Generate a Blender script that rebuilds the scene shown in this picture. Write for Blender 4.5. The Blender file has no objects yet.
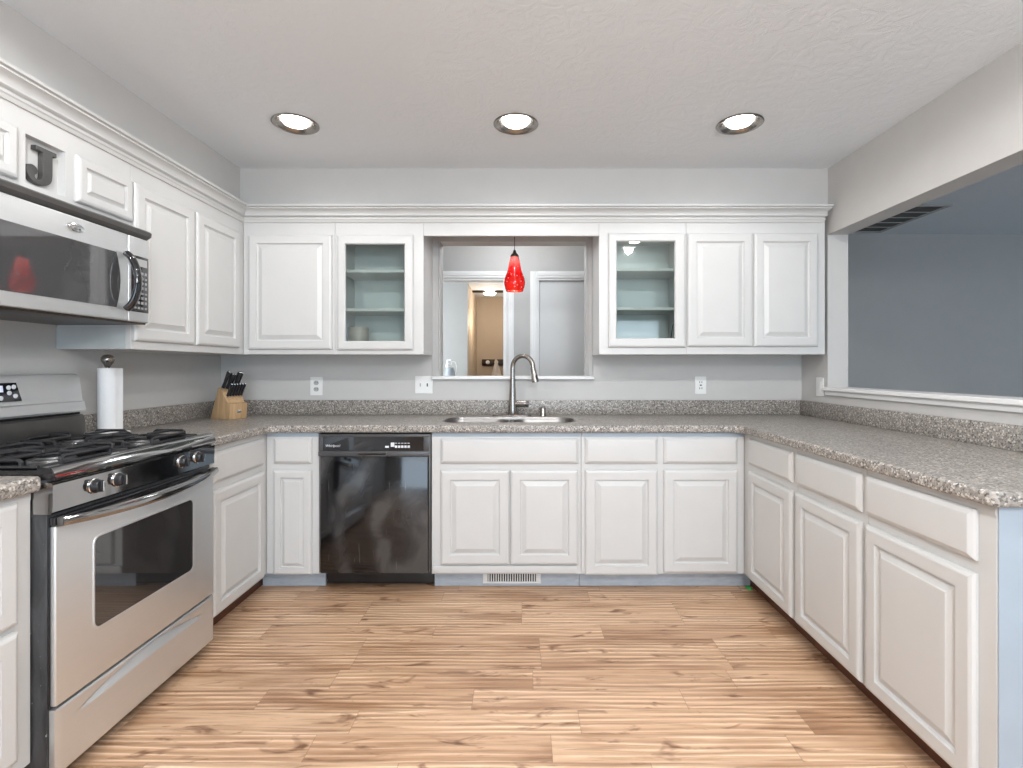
import bpy, bmesh, math, random
from mathutils import Vector, Matrix
random.seed(7)
PI = math.pi
S = bpy.context.scene
COL = S.collection

# ------------------------------------------------------------------ camera
EYE = 1.225
cam_d = bpy.data.cameras.new('camera')
cam_d.sensor_width = 36.0
cam_d.lens = 510.0 / 1023.0 * 36.0
cam_d.shift_x = (511.5 - 523.0) / 1023.0
cam_d.shift_y = (367.5 - 384.0) / 1023.0
cam_d.clip_start = 0.02
cam = bpy.data.objects.new('camera', cam_d)
COL.objects.link(cam)
cam.location = (0, 0, EYE)
cam.rotation_euler = (PI / 2, 0, 0)
S.camera = cam

# ------------------------------------------------------------------ world, big lights, exposure
w = bpy.data.worlds.new('sky'); S.world = w
w.use_nodes = True
bg = w.node_tree.nodes['Background']
bg.inputs[0].default_value = (0.75, 0.87, 1.0, 1)
bg.inputs[1].default_value = 1.5

def area(name, loc, rot, sx, sy, power, col):
    l = bpy.data.lights.new(name, 'AREA'); l.shape = 'RECTANGLE'
    l.size = sx; l.size_y = sy; l.energy = power; l.color = col
    o = bpy.data.objects.new(name, l); COL.objects.link(o)
    o.location = loc; o.rotation_euler = rot
    return o
DAY = (0.68, 0.84, 1.0)
area('assumed_patio_daylight', (0.9, -4.05, 1.15), (PI / 2, 0, 0), 3.6, 2.0, 95, DAY)       # daylight of an assumed patio door behind the camera
dl = bpy.data.lights.new('frontal_fill', 'POINT'); dl.energy = 80; dl.color = (0.97, 0.985, 1.0); dl.shadow_soft_size = 0.16   # added soft fill behind the camera for flat frontal light, no fixture
do = bpy.data.objects.new('frontal_fill', dl); COL.objects.link(do); do.location = (0.45, -0.25, 2.0)
pl_ = bpy.data.lights.new('passage_fill', 'POINT'); pl_.energy = 11; pl_.color = (0.97, 0.985, 1.0); pl_.shadow_soft_size = 0.10   # added fill, hidden above the opening, that brightens the passage
po = bpy.data.objects.new('passage_fill', pl_); COL.objects.link(po); po.location = (-0.1, 4.0, 2.30)
area('living_fill', (6.45, 1.8, 1.3), (0, PI / 2, 0), 1.4, 1.8, 14, DAY)   # added cool fill for the living room; the wall has no window
area('far_room_fill', (-2.40, 6.3, 1.5), (0, -PI / 2, 0), 1.2, 1.2, 48, (0.86, 0.94, 1.0))   # added cool fill for the room behind the doorway; no window is built there
CAN_POWER = 7
CAN_COLOR = (0.99, 0.985, 0.985)
S.view_settings.view_transform = 'Standard'
S.view_settings.look = 'None'
S.view_settings.gamma = 1.0
S.view_settings.use_curve_mapping = False
S.view_settings.exposure = 0.17

# ------------------------------------------------------------------ materials
def new_mat(name):
    m = bpy.data.materials.new(name); m.use_nodes = True
    nt = m.node_tree
    return m, nt, nt.nodes['Principled BSDF']
def setp(b, **k):
    names = {'color': 'Base Color', 'rough': 'Roughness', 'metal': 'Metallic', 'spec': 'Specular IOR Level', 'coat': 'Coat Weight',
             'coat_rough': 'Coat Roughness', 'trans': 'Transmission Weight', 'ior': 'IOR', 'emit': 'Emission Color', 'power': 'Emission Strength',
             'aniso': 'Anisotropic'}
    for a, v in k.items():
        b.inputs[names[a]].default_value = (*v, 1) if isinstance(v, tuple) and len(v) == 3 else v
def node(nt, t, **k):
    n = nt.nodes.new(t)
    for a, v in k.items(): setattr(n, a, v)
    return n
def coords(nt, scale=(1, 1, 1), kind='Object'):
    tc = node(nt, 'ShaderNodeTexCoord'); mp = node(nt, 'ShaderNodeMapping')
    mp.inputs['Scale'].default_value = scale
    nt.links.new(tc.outputs[kind], mp.inputs['Vector'])
    return mp.outputs[0]
def noise(nt, vec, scale, detail=3, rough=0.5, dist=0.0):
    n = node(nt, 'ShaderNodeTexNoise')
    n.inputs['Scale'].default_value = scale; n.inputs['Detail'].default_value = detail
    n.inputs['Roughness'].default_value = rough; n.inputs['Distortion'].default_value = dist
    nt.links.new(vec, n.inputs['Vector'])
    return n
def ramp(nt, fac, stops, interp='LINEAR'):
    r = node(nt, 'ShaderNodeValToRGB'); r.color_ramp.interpolation = interp
    el = r.color_ramp.elements
    while len(el) < len(stops): el.new(0.5)
    for e, (p, c) in zip(el, stops):
        e.position = p; e.color = (*c, 1) if len(c) == 3 else c
    nt.links.new(fac, r.inputs[0])
    return r.outputs[0]
def bump(nt, b, h, strength, dist=0.01):
    n = node(nt, 'ShaderNodeBump'); n.inputs['Strength'].default_value = strength; n.inputs['Distance'].default_value = dist
    nt.links.new(h, n.inputs['Height']); nt.links.new(n.outputs[0], b.inputs['Normal'])
    return n
def math_(nt, op, a, b=None, c=None):
    n = node(nt, 'ShaderNodeMath', operation=op)
    for i, v in enumerate((a, b, c)):
        if v is None: continue
        if isinstance(v, (int, float)): n.inputs[i].default_value = v
        else: nt.links.new(v, n.inputs[i])
    return n.outputs[0]
def mixc(nt, fac, a, b, mode='MIX'):
    n = node(nt, 'ShaderNodeMix', data_type='RGBA', blend_type=mode)
    for s, v in (('Factor', fac), ('A', a), ('B', b)):
        sock = [i for i in n.inputs if i.name == s and (s == 'Factor' or i.type == 'RGBA')][0]
        if isinstance(v, (int, float)): sock.default_value = v
        elif isinstance(v, tuple): sock.default_value = (*v, 1)
        else: nt.links.new(v, sock)
    return [o for o in n.outputs if o.type == 'RGBA'][0]

def plain(name, color, rough=0.5, bump_s=0.0, bump_scale=200.0, vary=0.03, **k):
    m, nt, b = new_mat(name); setp(b, color=color, rough=rough, **k)
    v = coords(nt)
    n = noise(nt, v, 9.0, 4)
    lo = tuple(max(0, c * (1 - vary)) for c in color); hi = tuple(min(1, c * (1 + vary)) for c in color)
    nt.links.new(ramp(nt, n.outputs[0], [(0.3, lo), (0.7, hi)]), b.inputs['Base Color'])
    if bump_s:
        n2 = noise(nt, v, bump_scale, 3); bump(nt, b, n2.outputs[0], bump_s, 0.003)
    return m
def emitter(name, color, power):
    m, nt, b = new_mat(name); setp(b, color=(0.9, 0.9, 0.9), emit=color, power=power); return m

M = {}
M['cabinet'] = plain('white_cabinet_paint', (0.595, 0.592, 0.580), 0.36, 0.08, 60, 0.012)
M['cabinet_inside'] = plain('cabinet_inside_paint', (0.60, 0.63, 0.62), 0.5)
M['primer_blue_cast'] = plain('primer_and_daylight_cast', (0.365, 0.425, 0.485), 0.45, 0.06, 60, 0.03)  # primer tone of the rails; on the end panel it carries daylight's blue cast
M['worn'] = None
M['wall'] = plain('grey_wall_paint', (0.56, 0.548, 0.53), 0.62, 0.15, 160, 0.015)
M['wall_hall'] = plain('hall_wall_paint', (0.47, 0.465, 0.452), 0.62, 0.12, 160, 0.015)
M['beige'] = plain('beige_wall_paint', (0.50, 0.39, 0.28), 0.62, 0.12, 160, 0.015)
M['trim'] = plain('white_trim_paint', (0.78, 0.775, 0.765), 0.35, 0.04, 60, 0.012)
M['door'] = plain('pale_grey_door_paint', (0.60, 0.605, 0.60), 0.4, 0.04, 60, 0.01)
M['black'] = plain('black_enamel', (0.012, 0.012, 0.014), 0.16, vary=0.2)
M['black_gloss'] = plain('black_gloss', (0.010, 0.010, 0.012), 0.06, vary=0.2, coat=0.6, coat_rough=0.03)
M['iron'] = plain('cast_iron', (0.022, 0.022, 0.024), 0.38, 0.3, 300, 0.2)
M['black_plastic'] = plain('black_plastic', (0.02, 0.02, 0.022), 0.32, vary=0.2)
M['dark_metal'] = plain('dark_grey_metal', (0.14, 0.135, 0.13), 0.38, vary=0.1, metal=0.7)
M['bronze'] = plain('dark_bronze', (0.07, 0.05, 0.04), 0.35, vary=0.2, metal=0.8)
M['chrome'] = plain('chrome', (0.80, 0.80, 0.80), 0.12, vary=0.02, metal=1.0)
M['nickel'] = plain('brushed_nickel', (0.36, 0.335, 0.31), 0.24, vary=0.04, metal=1.0)
M['plastic_white'] = plain('white_plastic', (0.82, 0.82, 0.80), 0.35, vary=0.01)
M['slot'] = plain('dark_slot', (0.02, 0.02, 0.02), 0.6)
M['grey_slot'] = plain('grey_face', (0.42, 0.42, 0.42), 0.5)
M['paper'] = plain('paper_towel', (0.86, 0.86, 0.855), 0.9, 0.5, 220, 0.015)
M['charcoal'] = plain('charcoal_plastic', (0.065, 0.065, 0.068), 0.3, vary=0.1)
M['oven_glass'] = plain('smoked_glass', (0.055, 0.055, 0.057), 0.05, vary=0.05, coat=1.0, coat_rough=0.02, spec=0.9)
M['black_mirror'] = plain('polished_black_trim', (0.40, 0.40, 0.40), 0.07, vary=0.04, metal=1.0)
M['bare_panel'] = plain('bare_panel', (0.50, 0.53, 0.53), 0.5, vary=0.08)
M['green'] = plain('bright_green', (0.03, 0.50, 0.10), 0.4)
M['dark_glass'] = plain('dark_oven_glass', (0.022, 0.022, 0.023), 0.05, vary=0.05, coat=1.0, coat_rough=0.02, spec=0.8)
M['dim_print'] = plain('dim_print', (0.34, 0.34, 0.35), 0.5)
M['burner_bowl'] = plain('burner_bowl', (0.13, 0.13, 0.13), 0.35, vary=0.2, metal=0.8)
M['bounce_floor'] = plain('grey_bounce_floor', (0.30, 0.31, 0.32), 0.95, 0.6, 300, 0.05)
M['white_print'] = plain('white_print', (0.75, 0.77, 0.80), 0.5)
M['grey_letter'] = plain('pewter_letter', (0.10, 0.098, 0.095), 0.42, 0.3, 90, 0.25, metal=0.6)
M['cloth'] = plain('pale_cloth', (0.62, 0.56, 0.50), 0.95, 0.4, 120, 0.05)
M['canister'] = plain('tan_ceramic', (0.45, 0.40, 0.35), 0.4, vary=0.05)
M['blue_grey'] = plain('blue_grey_plastic', (0.36, 0.40, 0.44), 0.45)
M['toe_shade'] = plain('dark_red_toe_shade', (0.10, 0.035, 0.018), 0.45, vary=0.3)  # dark red shade under the cabinet doors, put into the toe kick colour
M['bulb'] = emitter('lit_bulb', (1.0, 0.98, 0.95), 20.0)
M['warm_bulb'] = emitter('warm_lit_bulb', (1.0, 0.86, 0.70), 9.0)
M['display'] = emitter('blue_display', (0.10, 0.22, 0.7), 0.35)

def m_worn():
    m, nt, b = new_mat('worn_pale_blue_paint'); setp(b, rough=0.55)
    v = coords(nt, (3, 3, 12))
    n = noise(nt, v, 5, 5, 0.7)
    nt.links.new(ramp(nt, n.outputs[0], [(0.27, (0.10, 0.10, 0.11)), (0.32, (0.40, 0.45, 0.50)), (0.7, (0.52, 0.57, 0.62))]), b.inputs['Base Color'])
    return m
M['worn'] = m_worn()

def m_ceiling():
    m, nt, b = new_mat('textured_ceiling_paint'); setp(b, color=(0.78, 0.815, 0.845), rough=0.7)
    v = coords(nt)
    a = noise(nt, v, 11, 6, 0.65, 1.6); c = noise(nt, v, 45, 3, 0.6, 0.8)
    h = math_(nt, 'ADD', ramp(nt, a.outputs[0], [(0.42, (0, 0, 0)), (0.56, (1, 1, 1))]), math_(nt, 'MULTIPLY', c.outputs[0], 0.35))
    bump(nt, b, h, 0.20, 0.006)
    return m
M['ceiling'] = m_ceiling()

def m_steel(name, color, rough, axis):
    m, nt, b = new_mat(name); setp(b, color=color, metal=0.85 if rough > 0.4 else 1.0, rough=rough)
    sc = [260, 260, 260]; sc[axis] = 3
    n = noise(nt, coords(nt, tuple(sc)), 1.0, 3)
    nt.links.new(ramp(nt, n.outputs[0], [(0.3, (rough - 0.05,) * 3), (0.7, (rough + 0.06,) * 3)]), b.inputs['Roughness'])
    bump(nt, b, n.outputs[0], 0.06, 0.001)
    return m
M['steel'] = m_steel('brushed_steel', (0.73, 0.745, 0.75), 0.44, 1)
M['sink_steel'] = m_steel('sink_steel', (0.26, 0.25, 0.24), 0.38, 0)

def m_granite():
    m, nt, b = new_mat('speckled_granite_laminate'); setp(b, rough=0.34)
    v = coords(nt)
    vo = node(nt, 'ShaderNodeTexVoronoi'); vo.inputs['Scale'].default_value = 185; nt.links.new(v, vo.inputs['Vector'])
    hsv = node(nt, 'ShaderNodeSeparateColor'); nt.links.new(vo.outputs['Color'], hsv.inputs[0])
    c1 = ramp(nt, hsv.outputs[0], [(0.0, (0.035, 0.034, 0.033)), (0.22, (0.23, 0.21, 0.19)), (0.48, (0.37, 0.33, 0.29)), (0.72, (0.25, 0.237, 0.222)), (0.88, (0.70, 0.66, 0.60))], 'CONSTANT')
    n = noise(nt, v, 70, 4, 0.7)
    c2 = mixc(nt, 0.35, c1, ramp(nt, n.outputs[0], [(0.36, (0.14, 0.13, 0.12)), (0.64, (0.50, 0.455, 0.41))]), 'MIX')
    nt.links.new(c2, b.inputs['Base Color'])
    return m
M['granite'] = m_granite()

def m_floor():
    m, nt, b = new_mat('hand_scraped_oak_planks')
    tc = node(nt, 'ShaderNodeTexCoord'); sp = node(nt, 'ShaderNodeSeparateXYZ'); nt.links.new(tc.outputs['Object'], sp.inputs[0])
    x, y = sp.outputs[0], sp.outputs[1]
    W, L = 0.121, 0.78
    ry = math_(nt, 'DIVIDE', math_(nt, 'ADD', y, 10.0 + 0.035), W)
    row = math_(nt, 'FLOOR', ry); fy = math_(nt, 'SUBTRACT', ry, row)
    wn = node(nt, 'ShaderNodeTexWhiteNoise', noise_dimensions='1D'); nt.links.new(row, wn.inputs['W'])
    rx = math_(nt, 'ADD', math_(nt, 'DIVIDE', math_(nt, 'ADD', x, 20.0), L), math_(nt, 'MULTIPLY', wn.outputs['Value'], 3.7))
    col = math_(nt, 'FLOOR', rx); fx = math_(nt, 'SUBTRACT', rx, col)
    cv = node(nt, 'ShaderNodeCombineXYZ'); nt.links.new(row, cv.inputs[0]); nt.links.new(col, cv.inputs[1])
    wn2 = node(nt, 'ShaderNodeTexWhiteNoise', noise_dimensions='2D'); nt.links.new(cv.outputs[0], wn2.inputs['Vector'])
    pid = wn2.outputs['Value']
    # grain coordinates, shifted per plank
    def gv(sx, sy, k):
        c = node(nt, 'ShaderNodeCombineXYZ')
        nt.links.new(math_(nt, 'ADD', math_(nt, 'MULTIPLY', x, sx), math_(nt, 'MULTIPLY', pid, 37.0 * k)), c.inputs[0])
        nt.links.new(math_(nt, 'MULTIPLY', y, sy), c.inputs[1]); nt.links.new(math_(nt, 'MULTIPLY', pid, 11.0), c.inputs[2])
        return c.outputs[0]
    grain = noise(nt, gv(3.0, 70, 1), 1.0, 6, 0.7, 0.6)
    broad = noise(nt, gv(1.6, 9, 1), 1.0, 3, 0.5, 0.3)
    knots = noise(nt, gv(5.5, 16, 3), 1.0, 3, 0.6, 0.8)
    chat = noise(nt, gv(60, 9, 3), 1.0, 2, 0.5, 0.0)
    base = ramp(nt, pid, [(0.0, (0.47, 0.285, 0.168)), (0.35, (0.57, 0.362, 0.222)), (0.7, (0.61, 0.405, 0.258)), (1.0, (0.52, 0.322, 0.190))])
    g = ramp(nt, grain.outputs[0], [(0.30, (0.50, 0.42, 0.36)), (0.50, (1, 1, 1)), (0.75, (1.12, 1.12, 1.12))])
    c = mixc(nt, 0.85, base, g, 'MULTIPLY')
    c = mixc(nt, 0.8, c, ramp(nt, broad.outputs[0], [(0.32, (0.60, 0.50, 0.42)), (0.50, (1.06, 1.07, 1.09))]), 'MULTIPLY')
    c = mixc(nt, 1.0, c, ramp(nt, knots.outputs[0], [(0.28, (0.34, 0.25, 0.20)), (0.40, (1, 1, 1))]), 'MULTIPLY')
    # glints on the hand-scraped ridges painted into the colour; hollows worn darker
    wob = noise(nt, gv(1.1, 7, 5), 1.0, 2, 0.5, 0.2)
    sn = math_(nt, 'SINE', math_(nt, 'ADD', math_(nt, 'MULTIPLY', y, 2 * PI / 0.026), math_(nt, 'MULTIPLY', wob.outputs[0], 15.0)))
    mask = ramp(nt, noise(nt, gv(1.4, 10, 6), 1.0, 2, 0.5).outputs[0], [(0.34, (0.0,) * 3), (0.55, (1.0,) * 3)])
    sn01 = math_(nt, 'ADD', math_(nt, 'MULTIPLY', sn, 0.5), 0.5)
    line = ramp(nt, sn01, [(0.0, (0.80, 0.74, 0.68)), (0.35, (0.98, 0.98, 0.98)), (0.80, (1.0, 1.0, 1.0)), (0.93, (1.55, 1.75, 2.0))])
    c = mixc(nt, math_(nt, 'MULTIPLY', mask, 0.72), c, line, 'MULTIPLY')
    # joints
    ey = math_(nt, 'MINIMUM', fy, math_(nt, 'SUBTRACT', 1.0, fy)); ex = math_(nt, 'MINIMUM', fx, math_(nt, 'SUBTRACT', 1.0, fx))
    jy = math_(nt, 'LESS_THAN', ey, 0.009); jx = math_(nt, 'LESS_THAN', ex, 0.0018)
    j = math_(nt, 'MAXIMUM', jy, jx)
    c = mixc(nt, math_(nt, 'MULTIPLY', j, 0.40), c, (0.13, 0.07, 0.035))
    nt.links.new(c, b.inputs['Base Color'])
    rg = ramp(nt, broad.outputs[0], [(0.3, (0.30,) * 3), (0.7, (0.40,) * 3)])
    nt.links.new(rg, b.inputs['Roughness'])
    h = math_(nt, 'ADD', math_(nt, 'MULTIPLY', math_(nt, 'MULTIPLY', sn01, mask), 0.35), math_(nt, 'MULTIPLY', grain.outputs[0], 0.12))
    h = math_(nt, 'ADD', h, math_(nt, 'MULTIPLY', chat.outputs[0], 0.05))
    h = math_(nt, 'SUBTRACT', h, math_(nt, 'MULTIPLY', j, 0.25))
    bump(nt, b, h, 0.55, 0.012)
    return m
M['floor'] = m_floor()

def m_wood(name, a, c):
    m, nt, b = new_mat(name); setp(b, rough=0.45)
    n = noise(nt, coords(nt, (60, 60, 6)), 1.0, 4, 0.6, 0.4)
    nt.links.new(ramp(nt, n.outputs[0], [(0.3, a), (0.7, c)]), b.inputs['Base Color'])
    return m
M['block_wood'] = m_wood('pale_beech', (0.42, 0.26, 0.13), (0.60, 0.41, 0.23))

def m_glass():
    m, nt, b = new_mat('cabinet_glass')
    t = node(nt, 'ShaderNodeBsdfTransparent'); t.inputs[0].default_value = (0.90, 0.935, 0.92, 1)
    g = node(nt, 'ShaderNodeBsdfGlossy'); g.inputs['Roughness'].default_value = 0.03
    f = node(nt, 'ShaderNodeFresnel'); f.inputs[0].default_value = 1.5
    mx = node(nt, 'ShaderNodeMixShader'); out = nt.nodes['Material Output']
    nt.links.new(f.outputs[0], mx.inputs[0]); nt.links.new(t.outputs[0], mx.inputs[1]); nt.links.new(g.outputs[0], mx.inputs[2])
    nt.links.new(mx.outputs[0], out.inputs[0])
    return m
M['glass'] = m_glass()

def m_red_glass():
    m, nt, b = new_mat('red_art_glass')
    v = coords(nt)
    sp = node(nt, 'ShaderNodeSeparateXYZ'); nt.links.new(v, sp.inputs[0])
    n = noise(nt, v, 30, 3, 0.6, 1.0)
    h = math_(nt, 'ADD', sp.outputs[2], math_(nt, 'MULTIPLY', math_(nt, 'SUBTRACT', n.outputs[0], 0.5), 0.10))
    hh = math_(nt, 'DIVIDE', h, 0.22)
    colr = ramp(nt, hh, [(0.0, (0.80, 0.035, 0.012)), (0.45, (0.62, 0.008, 0.008)), (0.60, (0.80, 0.04, 0.04)), (0.90, (0.97, 0.36, 0.34))])
    vo = node(nt, 'ShaderNodeTexVoronoi'); vo.inputs['Scale'].default_value = 42; nt.links.new(v, vo.inputs['Vector'])
    dots = math_(nt, 'LESS_THAN', vo.outputs['Distance'], 0.17)
    colr = mixc(nt, math_(nt, 'MULTIPLY', dots, 0.7), colr, (1.0, 0.75, 0.65))
    tr = node(nt, 'ShaderNodeBsdfTranslucent'); nt.links.new(colr, tr.inputs[0])
    df = node(nt, 'ShaderNodeBsdfDiffuse'); nt.links.new(colr, df.inputs[0])
    gl = node(nt, 'ShaderNodeBsdfGlossy'); gl.inputs['Roughness'].default_value = 0.06
    m1 = node(nt, 'ShaderNodeMixShader'); m1.inputs[0].default_value = 0.35
    nt.links.new(tr.outputs[0], m1.inputs[1]); nt.links.new(df.outputs[0], m1.inputs[2])
    f = node(nt, 'ShaderNodeFresnel'); f.inputs[0].default_value = 1.5
    m2 = node(nt, 'ShaderNodeMixShader'); nt.links.new(f.outputs[0], m2.inputs[0])
    nt.links.new(m1.outputs[0], m2.inputs[1]); nt.links.new(gl.outputs[0], m2.inputs[2])
    nt.links.new(m2.outputs[0], nt.nodes['Material Output'].inputs[0])
    return m
M['red_glass'] = m_red_glass()

def m_dishwasher_door():
    # glossy black enamel with dried wiping swirls and drips
    m, nt, b = new_mat('smeared_black_door'); setp(b, coat=0.3, coat_rough=0.12)
    v = coords(nt)
    wv = node(nt, 'ShaderNodeTexWave', wave_type='RINGS', rings_direction='SPHERICAL')
    mp = node(nt, 'ShaderNodeMapping'); mp.inputs['Location'].default_value = (-0.17, 0.0, -0.27); mp.inputs['Scale'].default_value = (1.0, 1.0, 0.8)
    nt.links.new(v, mp.inputs['Vector']); nt.links.new(mp.outputs[0], wv.inputs['Vector'])
    wv.inputs['Scale'].default_value = 2.3; wv.inputs['Distortion'].default_value = 3.2; wv.inputs['Detail'].default_value = 3; wv.inputs['Detail Scale'].default_value = 1.3
    n = noise(nt, v, 4.0, 4, 0.55, 1.2)
    smear = math_(nt, 'MULTIPLY', wv.outputs['Fac'], n.outputs[0])
    drip = noise(nt, coords(nt, (70, 1, 6)), 1.0, 3, 0.6)
    d = ramp(nt, drip.outputs[0], [(0.68, (0, 0, 0)), (0.74, (1, 1, 1))])
    c = ramp(nt, smear, [(0.16, (0.006, 0.006, 0.007)), (0.40, (0.024, 0.024, 0.025)), (0.56, (0.060, 0.059, 0.058))])
    c = mixc(nt, math_(nt, 'MULTIPLY', d, 0.12), c, (0.4, 0.4, 0.4))
    nt.links.new(c, b.inputs['Base Color'])
    nt.links.new(ramp(nt, smear, [(0.1, (0.07,) * 3), (0.5, (0.17,) * 3)]), b.inputs['Roughness'])
    return m
M['dw_door'] = m_dishwasher_door()

def m_range_side():
    m, nt, b = new_mat('spattered_black_side'); setp(b, rough=0.4)
    v = coords(nt)
    n = noise(nt, v, 60, 3, 0.6); s = noise(nt, coords(nt, (9, 9, 2)), 3, 4, 0.6, 0.8)
    c = ramp(nt, s.outputs[0], [(0.35, (0.028, 0.029, 0.031)), (0.7, (0.075, 0.077, 0.08))])
    c = mixc(nt, ramp(nt, n.outputs[0], [(0.70, (0, 0, 0)), (0.73, (0.7, 0.7, 0.7))]), c, (0.5, 0.5, 0.5))
    nt.links.new(c, b.inputs['Base Color'])
    return m
M['range_side'] = m_range_side()

# ------------------------------------------------------------------ mesh helpers
class MB:
    def __init__(s): s.bm = bmesh.new()
    def box(s, x0, x1, y0, y1, z0, z1, bev=0.0, seg=2):
        x0, x1 = sorted((x0, x1)); y0, y1 = sorted((y0, y1)); z0, z1 = sorted((z0, z1))
        r = bmesh.ops.create_cube(s.bm, size=1.0)
        vs = r['verts']
        for v in vs:
            v.co = Vector(((x0 + x1) / 2 + v.co.x * (x1 - x0), (y0 + y1) / 2 + v.co.y * (y1 - y0), (z0 + z1) / 2 + v.co.z * (z1 - z0)))
        if bev > 0:
            bev = min(bev, 0.45 * min(x1 - x0, y1 - y0, z1 - z0))
            es = list({e for v in vs for e in v.link_edges})
            bmesh.ops.bevel(s.bm, geom=es, offset=bev, segments=seg, profile=0.5, affect='EDGES')
        return s
    def loft(s, loops, cap0=True, cap1=True, closed=True):
        """loops: lists of points, all the same length"""
        rows = [[s.bm.verts.new(p) for p in lp] for lp in loops]
        n = len(rows[0])
        for a, b in zip(rows, rows[1:]):
            for i in range(n if closed else n - 1):
                j = (i + 1) % n
                try: s.bm.faces.new((a[i], a[j], b[j], b[i]))
                except ValueError: pass
        if cap0: s.bm.faces.new(rows[0])
        if cap1: s.bm.faces.new(rows[-1])
        return s
    def lathe(s, prof, cx, cy, n=28, axis='z', cap0=False, cap1=False, m=None):
        loops = []
        for r, h in prof:
            lp = []
            for i in range(n):
                a = 2 * PI * i / n
                p = Vector((r * math.cos(a), r * math.sin(a), h))
                if m is not None: p = m @ p
                else: p = p + Vector((cx, cy, 0))
                lp.append(p)
            loops.append(lp)
        return s.loft(loops, cap0, cap1)
    def tube(s, pts, rad, n=12, flat=1.0, cap=True, up0=None):
        pts = [Vector(p) for p in pts]
        if not isinstance(rad, (list, tuple)): rad = [rad] * len(pts)
        t0 = (pts[1] - pts[0]).normalized()
        up = Vector(up0) if up0 else (Vector((0, 0, 1)) if abs(t0.z) < 0.9 else Vector((1, 0, 0)))
        u = (up - t0 * up.dot(t0)).normalized(); loops = []
        for i, p in enumerate(pts):
            t = (pts[min(i + 1, len(pts) - 1)] - pts[max(i - 1, 0)]).normalized()
            u = (u - t * u.dot(t)).normalized(); v = t.cross(u)
            loops.append([p + (u * math.cos(2 * PI * k / n) + v * math.sin(2 * PI * k / n) * flat) * rad[i] for k in range(n)])
        return s.loft(loops, cap, cap)
    def rings(s, F, u0, u1, v0, v1, prof, back):
        """panel in frame F(u, w, v): nested rectangles, prof = [(inset, w)...]; closed at the back at depth w = back"""
        loops = [[F(u0, back, v0), F(u1, back, v0), F(u1, back, v1), F(u0, back, v1)]]
        for i, wd in prof:
            loops.append([F(u0 + i, wd, v0 + i), F(u1 - i, wd, v0 + i), F(u1 - i, wd, v1 - i), F(u0 + i, wd, v1 - i)])
        return s.loft(loops, True, True)
    def prism(s, poly, f):
        """poly of 2D points; f(p, t) -> 3D for t in 0, 1"""
        return s.loft([[f(p, 0) for p in poly], [f(p, 1) for p in poly]])
    def mesh(s, name):
        bmesh.ops.recalc_face_normals(s.bm, faces=s.bm.faces)
        me = bpy.data.meshes.new(name); s.bm.to_mesh(me); s.bm.free(); return me

def root_loc(o):
    while o.parent: o = o.parent
    return Vector(o.location)
def smooth(me, ang=40):
    for p in me.polygons: p.use_smooth = True
    try: me.set_sharp_from_angle(angle=math.radians(ang))
    except AttributeError: pass
def link(name, me, mat, parent=None, label=None, sm=40):
    me.materials.clear(); me.materials.append(mat)
    if sm: smooth(me, sm)
    o = bpy.data.objects.new(name, me); COL.objects.link(o)
    if parent is not None:
        me.transform(Matrix.Translation(-root_loc(parent))); o.parent = parent
    if label: o['label'] = label
    return o
def obj(name, mb, mat, parent=None, label=None, sm=40): return link(name, mb.mesh(name), mat, parent, label, sm)
def tag(o, label, cat, group=None):
    o['label'] = label; o['category'] = cat
    if group: o['group'] = group
    return o
def thing(name, loc, label, cat, group=None):
    o = bpy.data.objects.new(name, None); COL.objects.link(o); o.location = loc; o.empty_display_size = 0.1
    return tag(o, label, cat, group)
def recenter(o):
    """put a single-mesh thing's origin at the middle of its base"""
    me = o.data; cs = [v.co for v in me.vertices]
    c = Vector(((min(v.x for v in cs) + max(v.x for v in cs)) / 2, (min(v.y for v in cs) + max(v.y for v in cs)) / 2, min(v.z for v in cs)))
    me.transform(Matrix.Translation(-c)); o.location = c
    return o
def struct(name, mb, mat, sm=0):
    o = obj(name, mb, mat, sm=sm) if isinstance(mb, MB) else link(name, mb, mat, sm=sm)
    o['kind'] = 'structure'; return o
def shape2d(name, loops, half, bev, matrix, mat, parent=None, res=3, label=None, sm=40):
    """filled outline with holes, 2*half thick along local z, edges rounded by bev; placed by matrix"""
    cu = bpy.data.curves.new(name, 'CURVE'); cu.dimensions = '2D'; cu.fill_mode = 'BOTH'
    cu.extrude = half - bev; cu.bevel_depth = bev; cu.bevel_resolution = res; cu.offset = -bev
    for lp in loops:
        sp = cu.splines.new('POLY'); sp.points.add(len(lp) - 1); sp.use_cyclic_u = True
        for p, q in zip(sp.points, lp): p.co = (q[0], q[1], 0, 1)
    t = bpy.data.objects.new(name, cu); COL.objects.link(t)
    dg = bpy.context.evaluated_depsgraph_get(); me = bpy.data.meshes.new_from_object(t.evaluated_get(dg))
    bpy.data.objects.remove(t); bpy.data.curves.remove(cu)
    me.transform(matrix); me.name = name
    return link(name, me, mat, parent, label, sm)
def text_mesh(name, body, size, matrix, mat, parent, shear=0.0):
    cu = bpy.data.curves.new(name, 'FONT'); cu.body = body; cu.size = size; cu.align_x = 'CENTER'; cu.align_y = 'CENTER'; cu.extrude = 0.0003; cu.shear = shear
    t = bpy.data.objects.new(name, cu); COL.objects.link(t)
    dg = bpy.context.evaluated_depsgraph_get(); me = bpy.data.meshes.new_from_object(t.evaluated_get(dg))
    bpy.data.objects.remove(t); bpy.data.curves.remove(cu)
    me.transform(matrix)
    return link(name, me, mat, parent, sm=0)
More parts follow.
